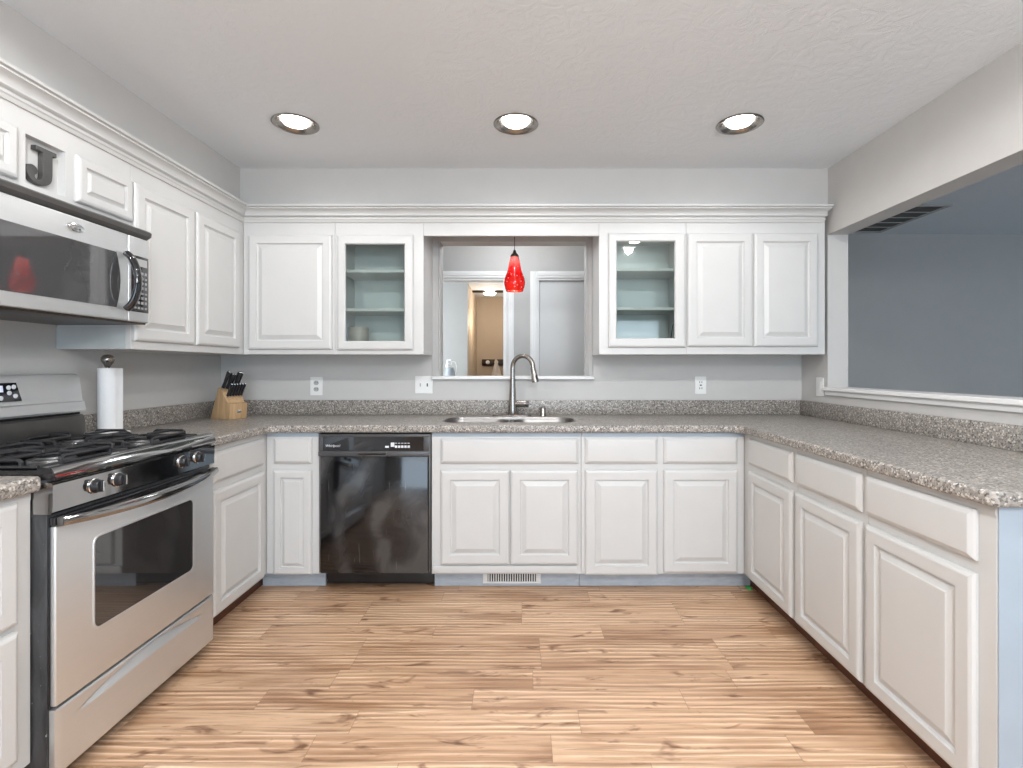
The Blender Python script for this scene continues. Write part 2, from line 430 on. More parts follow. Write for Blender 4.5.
def rrect(cx, cy, hx, hy, r, n=6):
    pts = []
    for sx, sy, a0 in ((1, 1, 0), (-1, 1, PI / 2), (-1, -1, PI), (1, -1, 3 * PI / 2)):
        for i in range(n + 1):
            a = a0 + PI / 2 * i / n
            pts.append((cx + sx * (hx - r) + r * math.cos(a), cy + sy * (hy - r) + r * math.sin(a)))
    return pts
def circle(cx, cy, r, n=40): return [(cx + r * math.cos(2 * PI * i / n), cy + r * math.sin(2 * PI * i / n)) for i in range(n)]
def place(o, U, V, W): return Matrix(((U[0], V[0], W[0], o[0]), (U[1], V[1], W[1], o[1]), (U[2], V[2], W[2], o[2]), (0, 0, 0, 1)))
XP, YP, ZP = (1, 0, 0), (0, 1, 0), (0, 0, 1)
def on_back(x, y, z): return place((x, y, z), XP, ZP, (0, -1, 0))     # u = +x, v = +z, out = -y
def on_left(x, y, z): return place((x, y, z), YP, ZP, XP)             # u = +y, v = +z, out = +x
def on_right(x, y, z): return place((x, y, z), (0, -1, 0), ZP, (-1, 0, 0))

# ------------------------------------------------------------------ room dimensions
XL, XR, YB, ZC = -2.0, 1.846, 3.38, 2.43           # left wall, right wall, back wall, ceiling
FB, FL, FR = 2.772, -1.397, 1.204                  # faces of the base cabinets: back, left, right run
UB, UL = 3.06, -1.68                               # faces of the wall cabinets: back, left
YF = 4.60                                          # wall across the passage behind the kitchen
CT = 0.914                                         # worktop
F_back = lambda f: (lambda u, w_, v: Vector((u, f - w_, v)))
F_left = lambda f: (lambda u, w_, v: Vector((f + w_, u, v)))
F_right = lambda f: (lambda u, w_, v: Vector((f - w_, u, v)))

# ------------------------------------------------------------------ the setting
struct('floor', MB().box(-3.0, 1.97, -4.3, 9.0, -0.10, 0.0), M['floor'])
struct('floor_living', MB().box(1.971, 6.6, -4.3, 9.0, -0.10, 0.0), M['bounce_floor'])  # living room floor; its grey carpet is added unseen for a neutral bounce
CANS = [(x, y) for y in (2.52, 0.95) for x in (-1.124, -0.035, 1.07)]  # far row, then an unseen near row assumed from the shadow edges
ceil = shape2d('ceiling', [[(-2.12, -4.2), (1.97, -4.2), (1.97, 3.5), (-2.12, 3.5)]] + [circle(x, y, 0.098) for x, y in CANS], 0.02, 0.0,
               Matrix.Translation((0, 0, ZC + 0.02)), M['ceiling'], sm=0)
ceil['kind'] = 'structure'
struct('ceiling_living', MB().box(1.972, 6.6, -4.2, 4.72, ZC, ZC + 0.08), M['ceiling'])
struct('ceiling_passage', MB().box(-3.0, 1.97, 3.502, 9.0, ZC, ZC + 0.08), M['ceiling'])
struct('wall_left', MB().box(XL - 0.12, XL, -4.2, YB + 0.12, 0, ZC), M['wall'])
WX0, WX1, WZ0, WZ1 = -0.558, 0.430, 1.169, 2.058   # pass-through in the back wall
struct('wall_back', MB().box(XL, WX0, YB, YB + 0.12, 0, ZC).box(WX1, XR + 0.124, YB, YB + 0.12, 0, ZC)
       .box(WX0, WX1, YB, YB + 0.12, 0, WZ0 - 0.022).box(WX0, WX1, YB, YB + 0.12, WZ1, ZC), M['wall'])
OY0, OY1, OZ0, OZ1 = 0.75, 3.09, 1.085, 2.03       # wide opening in the right wall
struct('wall_right', MB().box(XR, XR + 0.124, OY1, YB, 0, ZC).box(XR, XR + 0.124, 0.6, OY0, 0, ZC)
       .box(XR, XR + 0.124, OY0, OY1, 0, OZ0).box(XR, XR + 0.124, OY0, OY1, OZ1, ZC), M['wall'])
struct('trim_1', MB().box(XR - 0.032, XR + 0.135, OY0, OY1 + 0.012, OZ0 + 0.001, OZ0 + 0.022, 0.003)
       .box(XR - 0.014, XR - 0.001, OY0, OY1 + 0.004, OZ0 - 0.026, OZ0), M['trim'])
# soffit over the wall cabinets
struct('wall_soffit', MB().box(XL, UL - 0.033, 0.2, YB, 2.145, ZC).box(UL - 0.033, XR, UB + 0.027, YB, 2.145, ZC), M['wall'])
# passage and rooms behind
DX0, DX1, DZ = -1.02, -0.144, 2.03
struct('wall_far', MB().box(-3.0, DX0, YF, YF + 0.12, 0, ZC).box(DX0, DX1, YF, YF + 0.12, DZ, ZC).box(DX1, 0.126, YF, YF + 0.12, 0, ZC)
       .box(0.126, 0.89, YF, YF + 0.12, DZ, ZC).box(0.89, 6.6, YF, YF + 0.12, 0, ZC), M['wall_hall'])
def casing(name, x0, x1, z1, wd=0.062):
    mb = MB(); y0 = YF - 0.016
    for a, b in ((x0 - wd, x0), (x1, x1 + wd)):
        mb.box(a, b, y0, YF - 0.001, 0, z1 + wd, 0.004)
        mb.box(a + 0.012, b - 0.022, y0 - 0.006, y0, 0, z1 + wd - 0.012, 0.003)
    mb.box(x0, x1, y0, YF - 0.001, z1, z1 + wd, 0.004); mb.box(x0, x1, y0 - 0.006, y0, z1 + 0.022, z1 + wd - 0.012, 0.003)
    # jamb lining
    mb.box(x0 + 0.001, x0 + 0.018, YF, YF + 0.12, 0, z1 - 0.001); mb.box(x1 - 0.034, x1 - 0.001, YF, YF + 0.12, 0, z1 - 0.001)
    mb.box(x0 + 0.018, x1 - 0.034, YF, YF + 0.12, z1 - 0.018, z1 - 0.001)
    return struct(name, mb, M['trim'])
casing('trim_2', DX0, DX1, DZ); casing('trim_3', 0.126, 0.89, DZ)
pl = MB().box(DX1 - 0.0365, DX1 - 0.0345, YF + 0.045, YF + 0.075, 1.70, 1.83, 0.0005)
o = struct('trim_4', pl, M['nickel']); 
d1 = struct('door_1', MB().box(0.146, 0.854, YF + 0.03, YF + 0.07, 0.008, DZ - 0.02, 0.003), M['door'])
kn = MB().lathe([(0.0001, 0), (0.028, 0.002), (0.03, 0.012), (0.02, 0.03), (0.012, 0.034), (0.012, 0.05), (0.03, 0.052), (0.03, 0.056)], 0, 0,
                m=Matrix.Translation((0.82, YF - 0.028, 0.95)) @ Matrix.Rotation(-PI / 2, 4, 'X'), cap0=True, cap1=True)
hk = obj('door_knob', kn, M['nickel']); hk.parent = d1
struct('wall_room', MB().box(-3.0, -0.79, 7.25, 7.35, 0, ZC), M['wall_hall'])
struct('wall_corridor', MB().box(-0.89, -0.79, 7.352, 8.7, 0, ZC).box(-0.89, 0.2, 8.702, 8.8, 0, ZC), M['beige'])
struct('wall_corridor_right', MB().box(-0.10, 0.0, YF + 0.122, 8.7, 0, ZC), M['wall_hall'])
struct('wall_room_left', MB().box(-2.72, -2.6, YF + 0.122, 7.248, 0, ZC), M['wall_hall'])
struct('wall_living_right', MB().box(6.5, 6.6, -4.2, YF, 0, ZC), M['wall_hall'])
struct('wall_passage_left', MB().box(-2.9, -2.8, 3.5, YF, 0, ZC), M['wall_hall'])
# wall behind the camera with an assumed patio door
struct('wall_rear', MB().box(-2.12, -0.95, -4.3, -4.2, 0, ZC).box(2.75, 6.6, -4.3, -4.2, 0, ZC).box(-0.95, 2.75, -4.3, -4.2, 2.15, ZC), M['wall_hall'])
wf = MB()
for a in (-0.95, 0.87, 2.69): wf.box(a, a + 0.06, -4.29, -4.21, 0, 2.15, 0.004)
for z in (0.0, 2.09): wf.box(-0.89, 2.69, -4.29, -4.21, z, z + 0.06, 0.004)
struct('assumed_window_1', wf, M['trim'])  # frame of the assumed patio door
# window pass-through: casing and sill
cs = MB(); cw = 0.044
cs.box(WX0 - cw, WX0, YB - 0.013, YB - 0.001, WZ0, WZ1 + cw, 0.003).box(WX1, WX1 + cw - 0.012, YB - 0.013, YB - 0.001, WZ0, WZ1 + cw, 0.003)
cs.box(WX0, WX1, YB - 0.013, YB - 0.001, WZ1, WZ1 + cw, 0.003)
cs.box(WX0 + 0.001, WX0 + 0.010, YB - 0.001, YB + 0.121, WZ0, WZ1 - 0.001).box(WX1 - 0.010, WX1 - 0.001, YB - 0.001, YB + 0.121, WZ0, WZ1 - 0.001)
struct('trim_5', cs, M['wall_hall'])
struct('trim_6', MB().box(WX0 - 0.045, WX1 + 0.038, YB - 0.035, YB + 0.13, WZ0 - 0.022, WZ0 - 0.001, 0.004), M['trim'])
# crown moulding along the tops of the wall cabinets
prof = [(0.0, 2.094), (0.007, 2.094), (0.009, 2.098), (0.012, 2.106), (0.017, 2.110), (0.017, 2.116), (0.011, 2.1165), (0.011, 2.124), (0.022, 2.127), (0.026, 2.131), (0.026, 2.136), (0.020, 2.1365),
        (0.022, 2.145), (0.030, 2.156), (0.044, 2.163), (0.052, 2.165), (0.052, 2.170), (0.046, 2.1705), (0.048, 2.174), (0.058, 2.177), (0.060, 2.187), (-0.030, 2.187)]
cr = MB()
cr.loft([[(UL + p, 0.2, z) for p, z in prof], [(UL + p, UB - p, z) for p, z in prof], [(1.797 + 0.55 * p, UB - p, z) for p, z in prof]])
struct('trim_7', cr, M['cabinet'], sm=30)

# ------------------------------------------------------------------ cabinets
RAISED = [(0.0, 0.009), (0.004, 0.016), (0.010, 0.019), (0.014, 0.020), (0.051, 0.020), (0.0525, 0.012), (0.057, 0.008), (0.062, 0.0085), (0.083, 0.0180), (0.0835, 0.0195), (0.087, 0.0205)]
SLAB = [(0.0, 0.007), (0.004, 0.012), (0.011, 0.017), (0.016, 0.0195), (0.020, 0.020)]
def prof_for(w_, h):
    k = min(1.0, min(w_, h) / 0.30)
    return [(i if i < 0.02 else 0.014 + (i - 0.014) * k, d) for i, d in RAISED]
def door_front(F, u0, u1, v0, v1, parent, name='door'):
    return obj(name, MB().rings(F, u0, u1, v0, v1, prof_for(u1 - u0, v1 - v0), 0.001), M['cabinet'], parent, sm=12)
def drawer_front(F, u0, u1, v0, v1, parent, name='drawer'):
    return obj(name, MB().rings(F, u0, u1, v0, v1, SLAB, 0.001), M['cabinet'], parent, sm=12)
def fbox(mb, F, u0, u1, w0, w1, v0, v1, bev=0.0):
    a, b = F(u0, w0, v0), F(u1, w1, v1)
    return mb.box(a.x, b.x, a.y, b.y, a.z, b.z, bev)
BASE_TOP = 0.872
def base_cabinet(name, F, u0, u1, depth, label, doors=(), drawers=(), toe=M['worn'], toe_in=0.09, bottom=0.104, raised_drawers=False, group=None, hollow=False, toe_x=(0, 0)):
    c = F((u0 + u1) / 2, -depth / 2, 0)
    t = thing(name, (c.x, c.y, 0), label, 'cabinet', group)
    g = 0.0006
    if hollow:
        b = MB(); e = 0.018
        for a0, a1, w0, w1, v0, v1 in ((u0 + g, u0 + e, -depth, 0, bottom, BASE_TOP), (u1 - e, u1 - g, -depth, 0, bottom, BASE_TOP), (u0 + e, u1 - e, -depth, 0, bottom, bottom + e),
                                       (u0 + e, u1 - e, -depth, -depth + 0.008, bottom + e, BASE_TOP), (u0 + e, u1 - e, -0.019, 0, bottom + e, BASE_TOP)):
            fbox(b, F, a0, a1, w0, w1, v0, v1)
        obj('body', b, M['cabinet'], t, sm=0)
    else:
        obj('body', fbox(MB(), F, u0 + g, u1 - g, -depth, 0, bottom, BASE_TOP, 0.0015), M['cabinet'], t, sm=0)
    obj('toe_kick', fbox(MB(), F, u0 + g - toe_x[0], u1 - g + toe_x[1], -toe_in - 0.02, -toe_in, 0.001, bottom - 0.0005), toe, t, sm=0)
    obj('top_rail', fbox(MB(), F, u0 + 0.002, u1 - 0.002, 0.0003, 0.0020, 0.849, BASE_TOP), M['primer_blue_cast'] if F is Fb else M['cabinet'], t, sm=0)
    for d in doors: door_front(F, *d, t)
    for d in drawers: (door_front if raised_drawers else drawer_front)(F, *d, t, 'drawer')
    return t
G_BASE = 'white base cabinets under the worktop'
DZ0, DZ1, RZ0, RZ1 = 0.104, 0.670, 0.704, 0.845
Fb, Fl, Fr = F_back(FB), F_left(FL), F_right(FR)
sx = lambda px: (px - 523) * 2.752 / 510           # width readings on the back run
base_cabinet('base_cabinet', Fl, 2.214, 3.376, 0.60, 'white corner base cabinet standing right beside the steel range, one drawer over one door',
             [(2.276, 2.728, DZ0, DZ1)], [(2.276, 2.728, RZ0, RZ1)], M['toe_shade'], 0.07, group=G_BASE)
base_cabinet('base_cabinet', Fb, FL + 0.002, -1.107, 0.60, 'narrowest white base cabinet, with one slim drawer and door, left of the black dishwasher',
             [(-1.351, -1.144, DZ0, DZ1)], [(-1.351, -1.144, RZ0, RZ1)], group=G_BASE, toe_x=(0.066, 0))
t = base_cabinet('base_cabinet', Fb, -0.496, 0.315, 0.60, 'white sink base cabinet with a wide false front and two doors, below the faucet',
             [(-0.446, -0.074, 0.158, DZ1), (-0.068, 0.299, 0.158, DZ1)], [], group=G_BASE, hollow=True)
drawer_front(Fb, -0.446, 0.300, RZ0, RZ1 - 0.004, t, 'false_front')
obj('bottom_rail', fbox(MB(), Fb, -0.49, 0.290, 0.0005, 0.012, 0.112, 0.150, 0.002), M['cabinet'], t)
base_cabinet('base_cabinet', Fb, 0.316, FR - 0.002, 0.60, 'white base cabinet with two drawers over two separate doors, right of the sink cabinet',
             [(0.336, 0.729, DZ0 - 0.002, DZ1), (0.761, 1.162, DZ0 + 0.010, DZ1)], [(0.336, 0.729, RZ0, RZ1), (0.761, 1.162, RZ0, RZ1)], group=G_BASE, toe_x=(0, 0.074))
RD = XR - FR - 0.002
base_cabinet('base_cabinet', Fr, 2.236, 3.376, RD, 'white base cabinet of the right run farthest from the viewer, in the back corner',
             [(2.262, 2.692, 0.113, DZ1 + 0.01)], [(2.262, 2.692, RZ0 + 0.01, RZ1 + 0.005)], M['toe_shade'], 0.075, group=G_BASE)
base_cabinet('base_cabinet', Fr, 1.779, 2.235, RD, 'middle white base cabinet of the three along the right side, one drawer over one door',
             [(1.800, 2.226, 0.113, DZ1 + 0.01)], [(1.800, 2.226, RZ0 + 0.01, RZ1 + 0.005)], M['toe_shade'], 0.075, group=G_BASE)
t = base_cabinet('base_cabinet', Fr, 1.295, 1.778, RD, 'nearest white base cabinet on the right, its blue-tinted side panel at the worktop end',
             [(1.346, 1.772, 0.113, DZ1 + 0.01)], [(1.346, 1.772, RZ0 + 0.01, RZ1 + 0.005)], M['toe_shade'], 0.075, group=G_BASE)
obj('side_panel', MB().box(FR + 0.001, XR - 0.003, 1.2905, 1.2945, 0.001, BASE_TOP), M['primer_blue_cast'], t, 'side panel with daylight blue in its colour', sm=0)
base_cabinet('base_cabinet', Fl, 0.75, 1.447, 0.60, 'white base cabinet with two deep panelled drawers at the left edge, before the range',
             [], [(0.80, 1.398, 0.52, 0.855), (0.80, 1.398, 0.145, 0.503)], M['toe_shade'], 0.07, raised_drawers=True, group=G_BASE)

# ---- wall cabinets
G_WALL = 'white wall cabinets'
UZ0, UZ1 = 1.304, 2.140
Fub, Ful = F_back(UB), F_left(UL)
def wall_cabinet(F, u0, u1, depth, label, doors, z0=UZ0):
    c = F((u0 + u1) / 2, -depth / 2, z0)
    t = thing('wall_cabinet', (c.x, c.y, z0), label, 'cabinet', G_WALL)
    obj('body', fbox(MB(), F, u0 + 0.0006, u1 - 0.0006, -depth, 0, z0, UZ1, 0.0015), M['cabinet'], t, sm=0)
    for d in doors: door_front(F, *d, t)
    return t
WD = 0.316
t = wall_cabinet(Ful, 2.185, 3.376, WD, 'white wall cabinet with two tall panelled doors on the left wall, beyond the microwave',
             [(2.190, 2.589, 1.340, 2.022), (2.606, 3.000, 1.340, 2.022)])
obj('side_panel', MB().box(XL + 0.002, UL - 0.022, 2.1832, 2.1852, UZ0 + 0.001, 1.40), M['bare_panel'], t, 'bare grey-white side panel', sm=0)
wall_cabinet(Fub, UL + 0.002, -1.128, WD, 'white wall cabinet with a single solid door in the left back corner',
             [(-1.643, -1.142, 1.332, 2.018)])
wall_cabinet(Fub, 0.979, 1.812, WD, 'white wall cabinet with two solid doors at the right end of the back wall',
             [(0.984, 1.371, 1.350, 2.028), (1.380, 1.764, 1.350, 2.028)])
# over the microwave: two doors and a letter niche between them
t = thing('wall_cabinet', ((XL + UL) / 2, 1.80, 1.806), 'short white wall cabinet over the microwave, holding a letter niche between small doors', 'cabinet', G_WALL)
nb = MB(); NY0, NY1, NZ0, NZ1 = 1.722, 1.872, 1.850, 2.016
fbox(nb, Ful, 1.4105, 2.1835, -WD, -0.028, 1.806, UZ1)
fbox(nb, Ful, 1.4105, NY0, -0.0279, 0, 1.806, UZ1); fbox(nb, Ful, NY1, 2.1835, -0.0279, 0, 1.806, UZ1)
fbox(nb, Ful, NY0, NY1, -0.0279, 0, 1.806, NZ0); fbox(nb, Ful, NY0, NY1, -0.0279, 0, NZ1, UZ1)
obj('body', nb, M['cabinet'], t, sm=0)
door_front(Ful, 1.906, 2.178, 1.846, 2.022, t); door_front(Ful, 1.416, 1.684, 1.846, 2.022, t)
# the letter in the niche
def catmull(p, n=6):
    out = []
    for i in range(1, len(p) - 2):
        a, b, c, d = (Vector(q) for q in p[i - 1:i + 3])
        for k in range(n):
            s_ = k / n
            out.append(0.5 * ((2 * b) + (-a + c) * s_ + (2 * a - 5 * b + 4 * c - d) * s_ ** 2 + (-a + 3 * b - 3 * c + d) * s_ ** 3))
    out.append(Vector(p[-2]))
    return [(q.x, q.y) for q in out]
hook = catmull([(0.86, 0.8), (0.86, 0.42), (0.80, 0.18), (0.62, 0.03), (0.40, 0.0), (0.18, 0.06), (0.03, 0.22), (0.0, 0.38), (0.06, 0.50), (0.18, 0.55), (0.30, 0.51), (0.36, 0.41),
                (0.33, 0.31), (0.27, 0.25), (0.29, 0.17), (0.38, 0.13), (0.47, 0.17), (0.52, 0.27), (0.53, 0.42), (0.53, 0.8)])
J = [(0.30, 1.20), (1.0, 1.20), (1.0, 1.06), (0.86, 1.06)] + hook + [(0.53, 1.06), (0.30, 1.06)]
k = 0.112
J = [((a - 0.5) * k, (b - 0.6) * k) for a, b in J[::-1]]
o = shape2d('decorative_letter', [J], 0.010, 0.0015, on_left(UL - 0.0165, 1.789, 1.930), M['grey_letter'], sm=30)
tag(o, 'dark pewter letter J standing in the niche above the microwave', 'letter'); recenter(o)

# ---- glass-fronted wall cabinets
def glass_cabinet(u0, u1, d, op, shelves, label):
    c = Vector(((u0 + u1) / 2, UB + WD / 2, UZ0))
    t = thing('glass_cabinet', c, label, 'cabinet', 'glass-fronted wall cabinets')
    du0, du1, dv0, dv1 = d; g0, g1, gz0, gz1 = op; e = 0.016
    b = MB()
    fbox(b, Fub, u0 + 0.0006, u0 + e, -WD, 0, UZ0, UZ1); fbox(b, Fub, u1 - e, u1 - 0.0006, -WD, 0, UZ0, UZ1)
    fbox(b, Fub, u0 + e, u1 - e, -WD, 0, UZ0, UZ0 + 0.03); fbox(b, Fub, u0 + e, u1 - e, -WD, 0, 2.03, UZ1)
    fbox(b, Fub, u0 + e, u1 - e, -0.02, 0, UZ0 + 0.0301, 1.362); fbox(b, Fub, u0 + e, u1 - e, -0.02, 0, 1.995, 2.0299)
    fbox(b, Fub, u0 + e, du0 + 0.02, -0.02, 0, 1.3621, 1.9949); fbox(b, Fub, du1 - 0.02, u1 - e, -0.02, 0, 1.3621, 1.9949)
    obj('body', b, M['cabinet'], t, sm=0)
    obj('back_panel', fbox(MB(), Fub, u0 + e, u1 - e, -WD + 0.001, -WD + 0.008, UZ0 + 0.03, 2.03), M['cabinet_inside'], t, sm=0)
    # door frame with an opening
    m = MB()
    def ring(u_0, u_1, v_0, v_1, w_): return [Fub(u_0, w_, v_0), Fub(u_1, w_, v_0), Fub(u_1, w_, v_1), Fub(u_0, w_, v_1)]
    lp = [ring(du0, du1, dv0, dv1, 0.001)]
    for i, q in ((0.0, 0.009), (0.004, 0.016), (0.010, 0.019), (0.014, 0.020)): lp.append(ring(du0 + i, du1 - i, dv0 + i, dv1 - i, q))
    for i, q in ((0.006, 0.020), (0.001, 0.014), (0.0, 0.012), (0.0, 0.001)): lp.append(ring(g0 - i, g1 + i, gz0 - i, gz1 + i, q))
    lp.append(lp[0]); m.loft(lp, False, False); bmesh.ops.remove_doubles(m.bm, verts=m.bm.verts, dist=1e-6)
    dr = obj('door', m, M['cabinet'], t, sm=12)
    obj('glass_pane', fbox(MB(), Fub, g0 + 0.0005, g1 - 0.0005, 0.004, 0.007, gz0 + 0.0005, gz1 - 0.0005), M['glass'], dr, label='clear glass pane of the cabinet door', sm=0)
    for z in shelves: obj('shelf', fbox(MB(), Fub, u0 + e, u1 - e, -WD + 0.009, -0.022, z - 0.018, z, 0.002), M['cabinet'], t)
    return t
SH = (1.583, 1.817)
glass_cabinet(-1.127, -0.596, (-1.112, -0.656, 1.329, 2.018), (-1.061, -0.709, 1.383, 1.961), SH, 'white wall cabinet with a glass door, left of the window opening')
gr_ = glass_cabinet(0.456, 0.978, (0.5095, 0.971, 1.345, 2.028), (0.560, 0.906, 1.400, 1.978), (1.590, 1.826), 'white wall cabinet with a glass door, right of the window opening, lit inside')
# puck light inside the right-hand glass cabinet
pk = thing('puck_light', (0.70, 3.20, 2.008), 'small lit puck light under the top of the right glass cabinet', 'light')
obj('rim', MB().lathe([(0.040, 2.0295), (0.042, 2.022), (0.040, 2.014), (0.033, 2.012), (0.033, 2.020)], 0.70, 3.20), M['plastic_white'], pk)
obj('lens', MB().lathe([(0.033, 2.018), (0.024, 2.009), (0.0005, 2.006)], 0.70, 3.20, cap1=True), M['bulb'], pk)
# canister in the left-hand glass cabinet
cn = MB().lathe([(0.0005, 1.335), (0.060, 1.335), (0.064, 1.340), (0.064, 1.475), (0.061, 1.479), (0.057, 1.476), (0.056, 1.345), (0.0005, 1.344)], -1.045, 3.24, 32, cap0=True, cap1=True)
recenter(tag(obj('canister', cn, M['canister']), 'tan round canister on the bottom shelf behind the left glass door', 'canister'))
# thin cord loop in the right-hand glass cabinet
cd = MB().tube(catmull([(0.90, 3.22, 1.34), (0.93, 3.20, 1.336), (0.935, 3.20, 1.40), (0.925, 3.20, 1.47), (0.945, 3.20, 1.52), (0.955, 3.21, 1.45), (0.95, 3.22, 1.36), (0.90, 3.22, 1.337)], 5) if False else
               [(0.905, 3.21, 1.338), (0.93, 3.20, 1.345), (0.926, 3.19, 1.42), (0.938, 3.19, 1.49), (0.950, 3.20, 1.50), (0.955, 3.21, 1.44), (0.955, 3.22, 1.36)], 0.003, 8)
recenter(tag(obj('power_cord', cd, M['black_plastic']), 'thin dark cord on the floor of the right glass cabinet', 'cord'))

# ---- valance bridging the two glass cabinets over the window
recenter(tag(obj('valance', MB().box(-0.5955, 0.4555, UB, UB + 0.019, 2.015, UZ1, 0.0015), M['cabinet'], sm=0), 'white board bridging the two glass cabinets above the window opening', 'valance'))
struct('ceiling_alcove', MB().box(-0.595, 0.455, UB + 0.020, YB - 0.014, 2.12, 2.144), M['cabinet'])

# ------------------------------------------------------------------ worktops
def arc(cx, cy, r, a0, a1, n=8): return [(cx + r * math.cos(math.radians(a0 + (a1 - a0) * i / n)), cy + r * math.sin(math.radians(a0 + (a1 - a0) * i / n))) for i in range(n + 1)]
EX, EB, ER = FL + 0.033, FB - 0.030, FR - 0.032
rr = 0.07
outline = [(XL + 0.002, 2.215)] + [(EX, 2.215)] + arc(EX + rr, EB - rr, rr, 180, 90) + arc(ER - rr, EB - rr, rr, 90, 0) + arc(ER + 0.02, 1.272 + 0.02, 0.02, 180, 270, 4) + \
          [(XR - 0.002, 1.272), (XR - 0.002, YB - 0.002), (XL + 0.002, YB - 0.002)]
SY0, SY1, SX0, SX1 = 2.872, 3.180, -0.462, 0.302
hole = rrect((SX0 + SX1) / 2, (SY0 + SY1) / 2, (SX1 - SX0) / 2, (SY1 - SY0) / 2, 0.10, 8)
ct = thing('countertop', (0, 3.06, 0.874), 'long U-shaped speckled grey worktop around the room, with the sink set in it', 'countertop')
shape2d('slab', [outline, hole[::-1]], 0.0205, 0.011, Matrix.Translation((0, 0, 0.8935)), M['granite'], ct, 4)
bs = MB(); BT = 1.010
bs.box(XL + 0.021, XR - 0.021, YB - 0.020, YB - 0.001, CT + 0.0005, BT, 0.003)
bs.box(XL + 0.001, XL + 0.020, 2.215, YB - 0.001, CT + 0.0005, BT, 0.003)
bs.box(XR - 0.020, XR - 0.001, 1.272, YB - 0.001, CT + 0.0005, BT, 0.003)
obj('backsplash', bs, M['granite'], ct)
c2 = thing('countertop', ((XL + EX) / 2, 1.1, 0.874), 'short piece of speckled grey worktop at the left edge, before the range', 'countertop')
shape2d('slab', [[(XL + 0.002, 0.74), (EX, 0.74), (EX, 1.437)] + arc(EX - 0.010, 1.438, 0.010, 0, 90, 4) + [(XL + 0.002, 1.448)]], 0.0225, 0.012, Matrix.Translation((0, 0, 0.8965)), M['granite'], c2, 4)
obj('backsplash', MB().box(XL + 0.001, XL + 0.020, 0.74, 1.447, CT + 0.006, BT, 0.003), M['granite'], c2)

# ---- sink
sk = thing('sink', (-0.08, 3.026, 0.72), 'stainless steel double-bowl sink set into the worktop below the window', 'sink')
def rz(pts, z): return [(a, b, z) for a, b in pts]
cxs, cys = (SX0 + SX1) / 2, (SY0 + SY1) / 2; hx, hy = (SX1 - SX0) / 2, (SY1 - SY0) / 2
L1 = (SX0 + 0.004, -0.082); L2 = (-0.060, SX1 - 0.004)
rim = MB()
rim.loft([rz(rrect(cxs, cys, hx - 0.003, hy - 0.003, 0.097, 8), 0.900), rz(rrect(cxs, cys, hx + 0.010, hy + 0.010, 0.11, 8), 0.9146), rz(rrect(cxs, cys, hx + 0.008, hy + 0.008, 0.108, 8), 0.9156),
          rz(rrect(cxs, cys, hx - 0.004, hy - 0.004, 0.096, 8), 0.9155), rz(rrect(cxs, cys, hx - 0.008, hy - 0.008, 0.092, 8), 0.905), rz(rrect(cxs, cys, hx - 0.008, hy - 0.008, 0.092, 8), 0.8995)], False, False)
obj('rim', rim, M['sink_steel'], sk)
for a, b in (L1, L2):
    c_, h_ = (a + b) / 2, (b - a) / 2
    bw = MB().loft([rz(rrect(c_, cys, h_ - i, hy - 0.004 - i, r_, 8), z) for i, r_, z in
                    ((-0.002, 0.09, 0.902), (0.004, 0.088, 0.905), (0.008, 0.085, 0.898), (0.014, 0.08, 0.76), (0.030, 0.07, 0.735), (0.06, 0.05, 0.728), (0.12, 0.03, 0.725))], False, True)
    bo = obj('bowl', bw, M['sink_steel'], sk)
    obj('drain', MB().lathe([(0.044, 0.7262), (0.044, 0.729), (0.036, 0.729), (0.030, 0.7266), (0.0005, 0.7266)], c_, cys), M['chrome'], bo)

# ---- faucet
fx, fy = -0.066, 3.262
fc = thing('faucet', (fx, fy, CT), 'tall brushed nickel gooseneck faucet with pull-down spray head behind the sink', 'faucet')
obj('base_plate', MB().loft([rz(rrect(fx - 0.005, fy, 0.125 - i, 0.030 - i, 0.028 - i, 8), z) for i, z in ((0, CT + 0.0006), (0, CT + 0.006), (0.004, CT + 0.010))]), M['nickel'], fc)
obj('body', MB().lathe([(0.030, CT + 0.010), (0.031, CT + 0.016), (0.0275, CT + 0.05), (0.024, CT + 0.11), (0.0195, CT + 0.19), (0.016, CT + 0.255)], fx, fy, 28, cap0=True, cap1=True), M['nickel'], fc)
pts = [(fx, fy, CT + 0.25)]
R_ = 0.074; dirx, diry = 0.87, -0.493
for i in range(17):
    a = PI - (PI * 1.02) * i / 16
    q = R_ * (1 + math.cos(a)); pts.append((fx + dirx * q, fy + diry * q, CT + 0.310 + R_ * math.sin(a)))
obj('spout', MB().tube(pts, [0.0158] + [0.0150] * 17, 18), M['nickel'], fc)
e0 = Vector(pts[-1]); dn = Vector((dirx * 0.20, diry * 0.20, -1)).normalized()
obj('spray_head', MB().tube([e0 - dn * 0.006, e0 + dn * 0.004, e0 + dn * 0.03, e0 + dn * 0.075, e0 + dn * 0.088, e0 + dn * 0.0885],
                            [0.0158, 0.0168, 0.0175, 0.0225, 0.0225, 0.018], 20), M['nickel'], fc)
obj('spray_button', MB().tube([e0 + dn * 0.045 + Vector((0.012, -0.014, 0)), e0 + dn * 0.066 + Vector((0.014, -0.017, 0))], 0.0075, 10), M['black_plastic'], fc)
hz = CT + 0.078
obj('handle', MB().tube([(fx + 0.018, fy, hz), (fx + 0.085, fy - 0.01, hz), (fx + 0.087, fy - 0.01, hz)], [0.0205, 0.0205, 0.017], 18), M['nickel'], fc)
obj('lever', MB().tube([(fx + 0.0875, fy - 0.01, hz), (fx + 0.100, fy - 0.011, hz), (fx + 0.102, fy - 0.011, hz)], [0.0215, 0.0215, 0.018], 18), M['dark_metal'], fc, 'darker turning end of the handle')
